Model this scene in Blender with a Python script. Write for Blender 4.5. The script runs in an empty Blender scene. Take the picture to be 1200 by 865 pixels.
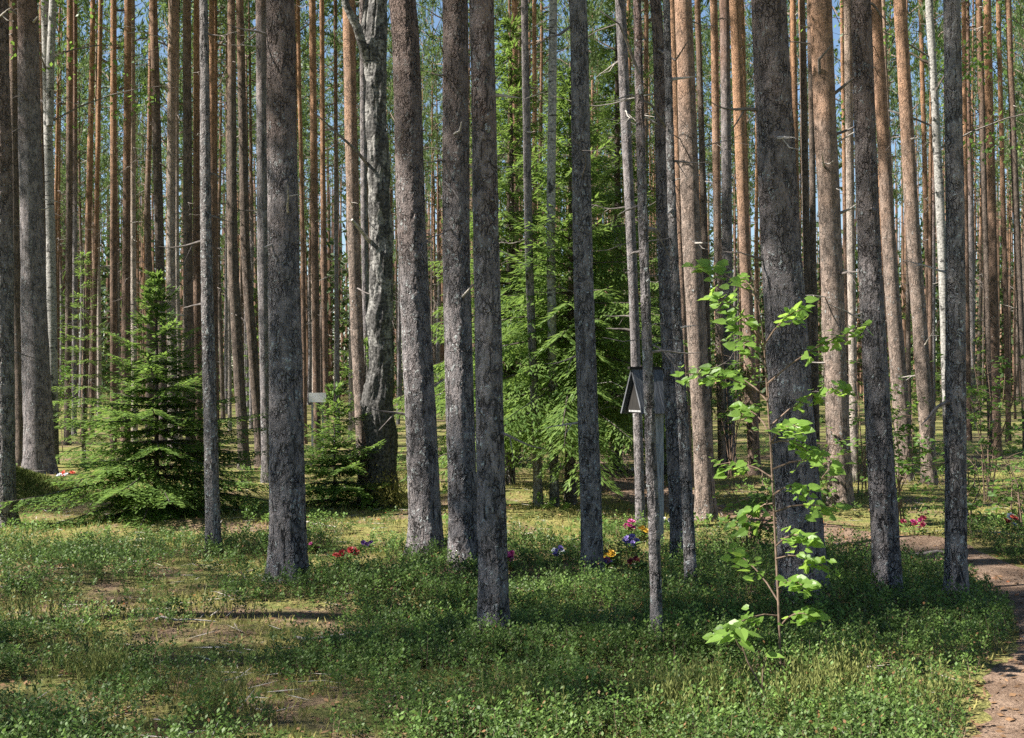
import bpy, math, random
import numpy as np
from mathutils import Vector, Matrix, noise as mnoise

R = random.Random(7)
rng = np.random.default_rng(11)
PI = math.pi
F, CX, HZ, EYE = 1448.0, 600.0, 440.0, 1.6      # photo focal length, centre column, horizon row, eye height
scene = bpy.context.scene
col = scene.collection

# ------------------------------------------------------------------ terrain
BASES = []
def h(x, y):
    x = np.asarray(x, float); y = np.asarray(y, float)
    z = 0.035*np.sin(0.9*x+1.3*np.sin(0.5*y))*np.cos(0.8*y+0.4*x) + 0.022*np.sin(2.1*x-1.7*y+0.6) + 0.014*np.sin(3.7*y+1.1*x)
    z = z + 0.008*np.sin(6.1*x+2.0*y)*np.sin(5.3*y-1.2*x)
    z = z + 0.42*np.exp(-((x+6.9)/0.95)**2-((y-16.3)/0.8)**2)            # mossy mound
    z = z + 0.10*np.exp(-((x-4.6)/1.2)**2-((y-11.6)/0.5)**2)
    z = z - 0.10*np.exp(-((y-15.6)/0.6)**2)*np.exp(-((x-0.4)/2.2)**2)      # dark hollow under the spruces
    for (bx, by, br) in BASES: z = z+.03*np.exp(-((x-bx)**2+(y-by)**2)/(2.3*br)**2)
    far = np.clip((y-24)/30, 0, 1)
    return z + far*0.25*np.sin(0.11*x+0.6)*np.sin(0.09*y)
def hz(x, y): return float(h(x, y))
def gp(u, v):                                                           # photo pixel on the ground -> world
    Y = F*EYE/(v-HZ); return (u-CX)/F*Y, Y

# ------------------------------------------------------------------ mesh helpers
def mesh(name, V, faces_list, mats=(), mat_idx=None, smooth=False):
    """V (n,3); faces_list: list of int arrays (m,k)."""
    V = np.ascontiguousarray(V, np.float32)
    me = bpy.data.meshes.new(name)
    fl = [np.asarray(f, np.int32) for f in faces_list if len(f)]
    loops = np.concatenate([f.ravel() for f in fl]).astype(np.int32)
    tot = np.concatenate([np.full(len(f), f.shape[1], np.int32) for f in fl])
    start = np.concatenate([[0], np.cumsum(tot)[:-1]]).astype(np.int32)
    me.vertices.add(len(V)); me.vertices.foreach_set('co', V.ravel())
    me.loops.add(len(loops)); me.loops.foreach_set('vertex_index', loops)
    me.polygons.add(len(tot)); me.polygons.foreach_set('loop_start', start); me.polygons.foreach_set('loop_total', tot)
    for m in mats: me.materials.append(m)
    if mat_idx is not None: me.polygons.foreach_set('material_index', np.asarray(mat_idx, np.int32))
    me.polygons.foreach_set('use_smooth', np.full(len(tot), bool(smooth)))
    me.update(calc_edges=True); me.validate()
    return me
def obj(name, me, parent=None, loc=None, rotz=None, scale=None):
    o = bpy.data.objects.new(name, me); col.objects.link(o)
    if parent: o.parent = parent
    if loc is not None: o.location = loc
    if rotz is not None: o.rotation_euler = (0, 0, rotz)
    if scale is not None: o.scale = scale if hasattr(scale, '__len__') else (scale,)*3
    return o
def tag(o, label=None, cat=None, group=None, kind=None):
    if label: o['label'] = label
    if cat: o['category'] = cat
    if group: o['group'] = group
    if kind: o['kind'] = kind
    return o
def empty(name, loc, rotz=0):
    o = bpy.data.objects.new(name, None); col.objects.link(o)
    o.empty_display_size = 0.2; o.location = loc; o.rotation_euler = (0, 0, rotz); return o

class MB:
    """collects pieces into one mesh"""
    def __init__(s): s.V = []; s.F = {}; s.n = 0
    def add(s, V, F, mi=0):
        V = np.asarray(V, float).reshape(-1, 3); F = np.asarray(F, int)
        s.V.append(V); s.F.setdefault((F.shape[1], mi), []).append(F+s.n); s.n += len(V)
    def build(s, name, mats, smooth=False):
        fl, mi = [], []
        for (k, m), L in s.F.items():
            f = np.concatenate(L); fl.append(f); mi.append(np.full(len(f), m))
        return mesh(name, np.concatenate(s.V), fl, mats, np.concatenate(mi), smooth)

def tube(mb, pts, rad, n=6, mi=0, cap=True):
    pts = [Vector(p) for p in pts]; V = []; m = len(pts)
    up = Vector((0.31, 0.17, 0.93)).normalized()
    for i, p in enumerate(pts):
        d = (pts[min(i+1, m-1)]-pts[max(i-1, 0)])
        d = d.normalized() if d.length > 1e-9 else Vector((0, 0, 1))
        a = d.cross(up if abs(d.dot(up)) < 0.95 else Vector((1, 0, 0))).normalized(); b = d.cross(a)
        for k in range(n):
            t = 2*PI*k/n; V.append(p+(a*math.cos(t)+b*math.sin(t))*rad[i])
    Fq = [(i*n+k, i*n+(k+1) % n, (i+1)*n+(k+1) % n, (i+1)*n+k) for i in range(m-1) for k in range(n)]
    mb.add([tuple(v) for v in V], Fq, mi)
    if cap and n > 2: mb.add([tuple(v) for v in V[-n:]], [tuple(range(n))], mi)
def box(mb, c, s, mi=0, M=None):
    V = np.array([(x, y, z) for x in (-.5, .5) for y in (-.5, .5) for z in (-.5, .5)])*np.array(s)
    if M is not None: V = V @ np.array(M.to_3x3()).T
    mb.add(V+np.array(c), [(0, 1, 3, 2), (4, 6, 7, 5), (0, 4, 5, 1), (2, 3, 7, 6), (0, 2, 6, 4), (1, 5, 7, 3)], mi)

def norm(a): return a/np.maximum(np.linalg.norm(a, axis=-1, keepdims=True), 1e-9)
def diamonds(P, D, N, L, W, peak=0.45):
    """flat leaf quads: P base (n,3), D axis, N normal hint, L length, W width"""
    D = norm(D); S = norm(np.cross(D, N)); L = np.asarray(L).reshape(-1, 1); W = np.asarray(W).reshape(-1, 1)
    mid = P+D*L*peak
    V = np.stack([P, mid+S*W/2, P+D*L, mid-S*W/2], 1).reshape(-1, 3)
    return V, np.arange(len(P)*4).reshape(-1, 4)
def rand_dirs(n, g=rng):
    return norm(g.normal(size=(n, 3)))

LT = np.array([(0, 0, 0), (.3, 0, -.02), (.65, 0, -.03), (1, 0, -.1),
               (-.09, .24, .03), (.26, .45, .06), (.68, .26, .02), (-.09, -.24, .03), (.26, -.45, .06), (.68, -.26, .02)], float)
LQ = np.array([(0, 1, 5, 4), (1, 2, 6, 5), (0, 7, 8, 1), (1, 8, 9, 2)]); LTRI = np.array([(2, 3, 6), (2, 9, 3)])
def broad_leaves(mb, P, D, N, L, W, mi=0):
    D = norm(D); S = norm(np.cross(N, D)); N2 = np.cross(D, S); n = len(P)
    L = np.asarray(L).reshape(-1, 1, 1); W = np.asarray(W).reshape(-1, 1, 1)
    V = P[:, None]+D[:, None]*LT[None, :, :1]*L+S[:, None]*LT[None, :, 1:2]*W+N2[:, None]*LT[None, :, 2:]*L
    off = (np.arange(n)*10)[:, None, None]
    k = mb.n
    mb.V.append(V.reshape(-1, 3)); mb.n += n*10
    mb.F.setdefault((4, mi), []).append((LQ[None]+off+k).reshape(-1, 4))
    mb.F.setdefault((3, mi), []).append((LTRI[None]+off+k).reshape(-1, 3))

# ------------------------------------------------------------------ materials
def newmat(name):
    m = bpy.data.materials.new(name); m.use_nodes = True
    nt = m.node_tree; nt.nodes.clear()
    out = nt.nodes.new('ShaderNodeOutputMaterial')
    return m, nt, out
class N:
    def __init__(s, nt): s.nt = nt
    def __call__(s, typ, ins=None, **kw):
        n = s.nt.nodes.new('ShaderNode'+typ)
        for k, v in kw.items(): setattr(n, k, v)
        for k, v in (ins or {}).items():
            sock = n.inputs[k]
            if isinstance(v, bpy.types.NodeSocket): s.nt.links.new(v, sock)
            else: sock.default_value = v
        return n
    def math(s, op, a, b=None, clamp=False):
        n = s.nt.nodes.new('ShaderNodeMath'); n.operation = op; n.use_clamp = clamp
        for i, v in enumerate((a, b)):
            if v is None: continue
            if isinstance(v, bpy.types.NodeSocket): s.nt.links.new(v, n.inputs[i])
            else: n.inputs[i].default_value = v
        return n.outputs[0]
    def mix(s, f, a, b, blend='MIX'):
        n = s.nt.nodes.new('ShaderNodeMix'); n.data_type = 'RGBA'; n.blend_type = blend
        for i, v in ((0, f), (6, a), (7, b)):
            if isinstance(v, bpy.types.NodeSocket): s.nt.links.new(v, n.inputs[i])
            else: n.inputs[i].default_value = (*v, 1) if hasattr(v, '__len__') and len(v) == 3 else v
        return n.outputs[2]
    def ramp(s, f, lo, hi):
        n = s.nt.nodes.new('ShaderNodeMapRange'); n.interpolation_type = 'SMOOTHSTEP'
        s.nt.links.new(f, n.inputs[0]); n.inputs[1].default_value = lo; n.inputs[2].default_value = hi
        return n.outputs[0]

def bark_mat(name, low, low2, warm, z0, z1, lichen=0.5, disp=0.0, scale=40.0, lich_col=(.42, .45, .44)):
    m, nt, out = newmat(name); n = N(nt)
    tc = n('TexCoord'); oi = n('ObjectInfo')
    off = n('Vector Math'.replace(' ', ''), {0: oi.outputs['Random'], 1: (37., 51., 23.)}, operation='MULTIPLY').outputs[0]
    p0 = n('VectorMath', {0: tc.outputs['Object'], 1: off}, operation='ADD').outputs[0]
    nz = n('TexNoise', {'Vector': p0, 'Scale': 16.0, 'Detail': 4.0})
    dist = n('VectorMath', {0: nz.outputs['Color'], 1: (.07, .07, .15)}, operation='MULTIPLY').outputs[0]
    p1 = n('VectorMath', {0: p0, 1: dist}, operation='ADD').outputs[0]
    st = n('Mapping', {'Vector': p1, 'Scale': (1, 1, .34)}).outputs[0]
    vor = n('TexVoronoi', {'Vector': st, 'Scale': scale}, feature='DISTANCE_TO_EDGE')
    vc = n('TexVoronoi', {'Vector': st, 'Scale': scale})
    fur = n('TexNoise', {'Vector': n('Mapping', {'Vector': p0, 'Scale': (1, 1, .2)}).outputs[0], 'Scale': 30.0, 'Detail': 4.0, 'Roughness': .6, 'Distortion': .6}).outputs['Fac']
    gate = n.ramp(n('TexNoise', {'Vector': p0, 'Scale': 9.0, 'Detail': 2.0}).outputs['Fac'], .40, .62)
    crack = n.math('MULTIPLY', n.math('SUBTRACT', 1.0, n.ramp(vor.outputs['Distance'], 0.0, 0.12)), gate)
    crack = n.math('MAXIMUM', crack, n.ramp(fur, .43, .34))
    plate = n.math('SUBTRACT', 1.0, crack)
    fine = n('TexNoise', {'Vector': n('Mapping', {'Vector': p0, 'Scale': (1, 1, .6)}).outputs[0], 'Scale': 85.0, 'Detail': 6.0, 'Roughness': .7}).outputs['Fac']
    med = n('TexNoise', {'Vector': st, 'Scale': 20.0, 'Detail': 6.0, 'Roughness': .7}).outputs['Fac']
    big = n('TexNoise', {'Vector': p0, 'Scale': 2.2, 'Detail': 3.0}).outputs['Fac']
    z = n('SeparateXYZ', {0: tc.outputs['Object']}).outputs[2]
    base = n.mix(n.ramp(med, .3, .7), low, low2)
    base = n.mix(n.math('MULTIPLY', n('SeparateColor', {0: vc.outputs['Color']}).outputs[0], .4), base, tuple(c*k for c, k in zip(low2, (1.75, 1.6, 1.52))))
    zz = n.math('ADD', z, n.math('MULTIPLY', n.math('SUBTRACT', big, .5), 3.2))
    wcol = n.mix(n.ramp(fine, .35, .68), tuple(c*.62 for c in warm), warm)
    base = n.mix(n.math('MULTIPLY', n.ramp(zz, z0, z1), .9), base, wcol)
    base = n.mix(n.math('MULTIPLY', n.math('SUBTRACT', 1.0, plate), n.math('ADD', .5, n.math('MULTIPLY', n.ramp(z, 2.2, .2), .4))), base, tuple(c*.32 for c in low))
    base = n.mix(n.math('MULTIPLY', n.ramp(fine, .52, .34), .42), base, tuple(c*.4 for c in low))
    # lichen crusts: small pale spots crowded in patches, mostly low on the stem
    lv = n('TexVoronoi', {'Vector': p1, 'Scale': 30.0})
    spot = n.ramp(lv.outputs['Distance'], .42, .22)
    pick = n.ramp(n('SeparateColor', {0: lv.outputs['Color']}).outputs[1], 1.0-.55*lichen, 1.02-.5*lichen)
    patch = n.ramp(n('TexNoise', {'Vector': p0, 'Scale': 4.5, 'Detail': 3.0}).outputs['Fac'], .60-.25*lichen, .70-.25*lichen)
    zl = n.ramp(z, 5.5, 2.0)
    lf = n.math('MULTIPLY', n.math('MULTIPLY', spot, pick), n.math('MULTIPLY', patch, zl))
    base = n.mix(n.math('MULTIPLY', lf, .9), base, lich_col)
    hgt = n.math('ADD', n.math('MULTIPLY', plate, .35), n.math('ADD', n.math('MULTIPLY', fine, .5), n.math('MULTIPLY', lf, .12)))
    hgt = n.math('ADD', hgt, n.math('MULTIPLY', med, .7))
    bs = n('BsdfPrincipled', {'Base Color': base, 'Roughness': .92})
    bs.inputs['Specular IOR Level'].default_value = .15
    bp = n('Bump', {'Height': hgt, 'Strength': 1.0, 'Distance': .03 if disp == 0 else .02})
    nt.links.new(bp.outputs[0], bs.inputs['Normal'])
    nt.links.new(bs.outputs[0], out.inputs[0])
    if disp:
        d = n('Displacement', {'Height': hgt, 'Midlevel': .9, 'Scale': disp})
        nt.links.new(d.outputs[0], out.inputs[2]); m.displacement_method = 'BOTH'
    return m

def birch_mat(name, old=0.0):
    m, nt, out = newmat(name); n = N(nt)
    tc = n('TexCoord'); p0 = tc.outputs['Object']
    z = n('SeparateXYZ', {0: p0}).outputs[2]
    dash = n('TexNoise', {'Vector': n('Mapping', {'Vector': p0, 'Scale': (5, 5, 26)}).outputs[0], 'Scale': 1.0, 'Detail': 3.0}).outputs['Fac']
    blot = n('TexNoise', {'Vector': n('Mapping', {'Vector': p0, 'Scale': (5, 5, 2.6)}).outputs[0], 'Scale': 1.6, 'Detail': 6.0, 'Roughness': .62}).outputs['Fac']
    fine = n('TexNoise', {'Vector': p0, 'Scale': 34.0, 'Detail': 5.0}).outputs['Fac']
    white = n.mix(n.ramp(fine, .3, .7), (.09, .086, .08), (.28, .27, .25)) if old else n.mix(n.ramp(fine, .3, .7), (.16, .155, .145), (.38, .365, .34))
    dark = n.mix(n.ramp(fine, .35, .65), (.025, .024, .022), (.10, .095, .09))
    f = n.ramp(dash, .60, .67)
    f2 = n.ramp(n.math('ADD', blot, n.math('MULTIPLY', n.ramp(z, 2.2, .2), .25)), .60-.15*old, .68-.14*old)
    c = n.mix(n.math('MAXIMUM', f, f2), white, dark)
    bs = n('BsdfPrincipled', {'Base Color': c, 'Roughness': .8})
    bs.inputs['Specular IOR Level'].default_value = .2
    bp = n('Bump', {'Height': n.math('ADD', n.math('MULTIPLY', f2, 1.0), fine), 'Strength': .8, 'Distance': .011 if old else .008})
    nt.links.new(bp.outputs[0], bs.inputs['Normal']); nt.links.new(bs.outputs[0], out.inputs[0])
    return m

def leaf_mat(name, a, b, trans=.35, rough=.5, spec=.3, tcol=None, c3=None, sc=2.0):
    m, nt, out = newmat(name); n = N(nt)
    ge = n('NewGeometry'); oi = n('ObjectInfo')
    rnd = ge.outputs['Random Per Island']
    nz = n('TexNoise', {'Vector': ge.outputs['Position'], 'Scale': sc, 'Detail': 2.0}).outputs['Fac']
    f = n.math('ADD', n.math('MULTIPLY', rnd, .7), n.math('MULTIPLY', n.math('SUBTRACT', nz, .5), 1.2), clamp=True)
    f = n.math('ADD', f, n.math('MULTIPLY', n.math('SUBTRACT', oi.outputs['Random'], .5), .3), clamp=True)
    c = n.mix(f, a, b)
    if c3: c = n.mix(n.ramp(rnd, .965, .985), c, c3)
    bs = n('BsdfPrincipled', {'Base Color': c, 'Roughness': rough})
    bs.inputs['Specular IOR Level'].default_value = spec
    tr = n('BsdfTranslucent', {'Color': n.mix(.0, c, c) if tcol is None else n.mix(f, tuple(x*.8 for x in tcol), tcol)})
    mx = n('MixShader', {0: trans, 1: bs.outputs[0], 2: tr.outputs[0]})
    nt.links.new(mx.outputs[0], out.inputs[0])
    return m
def plain(name, c, rough=.8, var=.3, sc=20., bump=.0, stretch=(1, 1, 1)):
    m, nt, out = newmat(name); n = N(nt)
    tc = n('TexCoord')
    nz = n('TexNoise', {'Vector': n('Mapping', {'Vector': tc.outputs['Object'], 'Scale': stretch}).outputs[0], 'Scale': sc, 'Detail': 5.0}).outputs['Fac']
    cc = n.mix(n.ramp(nz, .3, .7), tuple(x*(1-var) for x in c), tuple(min(1, x*(1+var)) for x in c))
    bs = n('BsdfPrincipled', {'Base Color': cc, 'Roughness': rough})
    bs.inputs['Specular IOR Level'].default_value = .25
    if bump:
        bp = n('Bump', {'Height': nz, 'Strength': .8, 'Distance': bump}); nt.links.new(bp.outputs[0], bs.inputs['Normal'])
    nt.links.new(bs.outputs[0], out.inputs[0])
    return m

GL, GL2 = (.066, .063, .065), (.25, .232, .232)
M = {}
M['grey_near'] = bark_mat('bark_grey_near', GL, GL2, (.25, .18, .15), 1.8, 4.8, .8, .017)
M['warm_near'] = bark_mat('bark_warm_near', GL, GL2, (.24, .125, .08), 1.8, 5.5, .8, .015)
M['lichen_near'] = bark_mat('bark_lichen_near', (.055, .053, .054), (.25, .235, .23), (.2, .14, .1), 8, 12, 1.0, .012)
M['grey'] = bark_mat('bark_grey', GL, GL2, (.26, .15, .10), 5, 9, .6)
M['warm'] = bark_mat('bark_warm', (.085, .07, .06), (.29, .235, .20), (.47, .275, .17), 3.0, 6.5, .45)
M['orange'] = bark_mat('bark_orange', (.10, .075, .06), (.29, .21, .165), (.49, .285, .17), 2.6, 5.6, .35)
M['far_warm'] = bark_mat('bark_far_warm', (.055, .046, .04), (.17, .138, .115), (.42, .24, .145), 5.5, 10.5, .3)  # darker copy of the warm bark, background shade put into its colour
M['far_orange'] = bark_mat('bark_far_orange', (.07, .052, .042), (.20, .14, .105), (.46, .26, .15), 3.6, 8.0, .25)  # orange bark darkened likewise, so far stems carry shade in their colour
M['pale'] = bark_mat('bark_pale', (.2, .17, .15), (.38, .34, .30), (.40, .27, .19), 3, 9, .4)
M['spruce_bark'] = bark_mat('bark_spruce', (.06, .05, .045), (.13, .11, .095), (.13, .1, .08), 3, 6, .8)
M['birch'] = birch_mat('bark_birch')
M['old_birch'] = birch_mat('bark_old_birch', 1.0)
M['twig'] = plain('dead_twig', (.15, .13, .12), .9, .35, 30)
M['palewood'] = plain('bleached_twig', (.33, .30, .27), .9, .3, 30)
M['stem'] = plain('sapling_bark', (.16, .11, .08), .8, .35, 40)
M['needle'] = leaf_mat('pine_needles', (.045, .078, .028), (.13, .175, .06), .35, .5, .25, (.22, .33, .09))
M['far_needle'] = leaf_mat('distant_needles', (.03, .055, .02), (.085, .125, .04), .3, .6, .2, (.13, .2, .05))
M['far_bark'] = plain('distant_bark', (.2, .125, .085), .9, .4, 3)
M['spruce_needle'] = leaf_mat('spruce_needles', (.06, .11, .028), (.18, .27, .065), .38, .5, .25, (.30, .46, .09), sc=3.0)
M['spruce_big'] = leaf_mat('spruce_needles_mature', (.06, .11, .028), (.20, .28, .075), .40, .5, .25, (.30, .45, .09), sc=2.0)
M['broad'] = leaf_mat('birch_leaves', (.06, .12, .025), (.13, .22, .05), .45, .45, .3, (.26, .42, .07))
M['sapling'] = leaf_mat('linden_leaves', (.11, .20, .035), (.24, .38, .08), .5, .4, .35, (.42, .62, .11), sc=4)
M['berry'] = leaf_mat('lingonberry_leaves', (.042, .08, .018), (.115, .175, .038), .22, .5, .2, (.15, .26, .07), c3=(.20, .10, .045), sc=1.6)
M['berry_light'] = leaf_mat('bilberry_leaves', (.085, .155, .035), (.18, .28, .065), .3, .5, .22, (.26, .42, .09), sc=1.6)
M['moss'] = leaf_mat('moss_tips', (.17, .165, .05), (.40, .36, .13), .3, .8, .1, (.40, .38, .12), sc=1.2)
M['heather'] = leaf_mat('heather_shoots', (.15, .17, .05), (.32, .33, .11), .3, .7, .2, sc=3)
M['litter'] = leaf_mat('dry_leaves', (.13, .075, .04), (.34, .20, .105), .15, .8, .2, c3=(.40, .13, .05), sc=3)
M['grass'] = leaf_mat('grass_blades', (.12, .17, .05), (.26, .30, .10), .3, .5, .3, sc=2)

def ground_mat():
    m, nt, out = newmat('forest_floor'); n = N(nt)
    p = n('NewGeometry').outputs['Position']
    a = n('TexNoise', {'Vector': p, 'Scale': .55, 'Detail': 5.0, 'Roughness': .6}).outputs['Fac']
    b = n('TexNoise', {'Vector': p, 'Scale': 3.1, 'Detail': 6.0, 'Roughness': .65}).outputs['Fac']
    c = n('TexNoise', {'Vector': p, 'Scale': 38.0, 'Detail': 6.0, 'Roughness': .7}).outputs['Fac']
    v = n('TexVoronoi', {'Vector': p, 'Scale': 26.0})
    moss = n.mix(n.ramp(c, .35, .65), (.10, .095, .03), (.34, .30, .11))
    moss = n.mix(n.ramp(b, .4, .65), moss, (.10, .125, .035))
    lit = n.mix(n.ramp(c, .3, .7), (.065, .045, .033), (.27, .185, .125))
    lit = n.mix(n.math('MULTIPLY', n.ramp(v.outputs['Distance'], .3, .1), .6), lit, (.30, .19, .12))
    f = n.ramp(n.math('ADD', n.math('MULTIPLY', a, .6), n.math('MULTIPLY', b, .4)), .39, .52)
    colr = n.mix(f, lit, moss)
    bs = n('BsdfPrincipled', {'Base Color': colr, 'Roughness': .95})
    bs.inputs['Specular IOR Level'].default_value = .1
    bp = n('Bump', {'Height': n.math('ADD', n.math('MULTIPLY', c, .5), n.math('MULTIPLY', b, 1.2)), 'Strength': 1.0, 'Distance': .05})
    nt.links.new(bp.outputs[0], bs.inputs['Normal']); nt.links.new(bs.outputs[0], out.inputs[0])
    return m
def path_mat():
    m, nt, out = newmat('trodden_earth'); n = N(nt)
    p = n('NewGeometry').outputs['Position']
    b = n('TexNoise', {'Vector': p, 'Scale': 4.0, 'Detail': 6.0, 'Roughness': .65}).outputs['Fac']
    c = n('TexNoise', {'Vector': p, 'Scale': 70.0, 'Detail': 5.0, 'Roughness': .7}).outputs['Fac']
    v = n('TexVoronoi', {'Vector': p, 'Scale': 48.0})
    colr = n.mix(n.ramp(b, .35, .65), (.165, .11, .075), (.32, .225, .16))
    colr = n.mix(n.math('MULTIPLY', n.ramp(c, .55, .4), .6), colr, (.09, .06, .045))
    colr = n.mix(n.math('MULTIPLY', n.ramp(v.outputs['Distance'], .22, .08), .7), colr, (.42, .33, .27))
    bs = n('BsdfPrincipled', {'Base Color': colr, 'Roughness': .95})
    bs.inputs['Specular IOR Level'].default_value = .1
    bp = n('Bump', {'Height': n.math('ADD', c, b), 'Strength': .9, 'Distance': .025})
    nt.links.new(bp.outputs[0], bs.inputs['Normal']); nt.links.new(bs.outputs[0], out.inputs[0])
    return m

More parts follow.
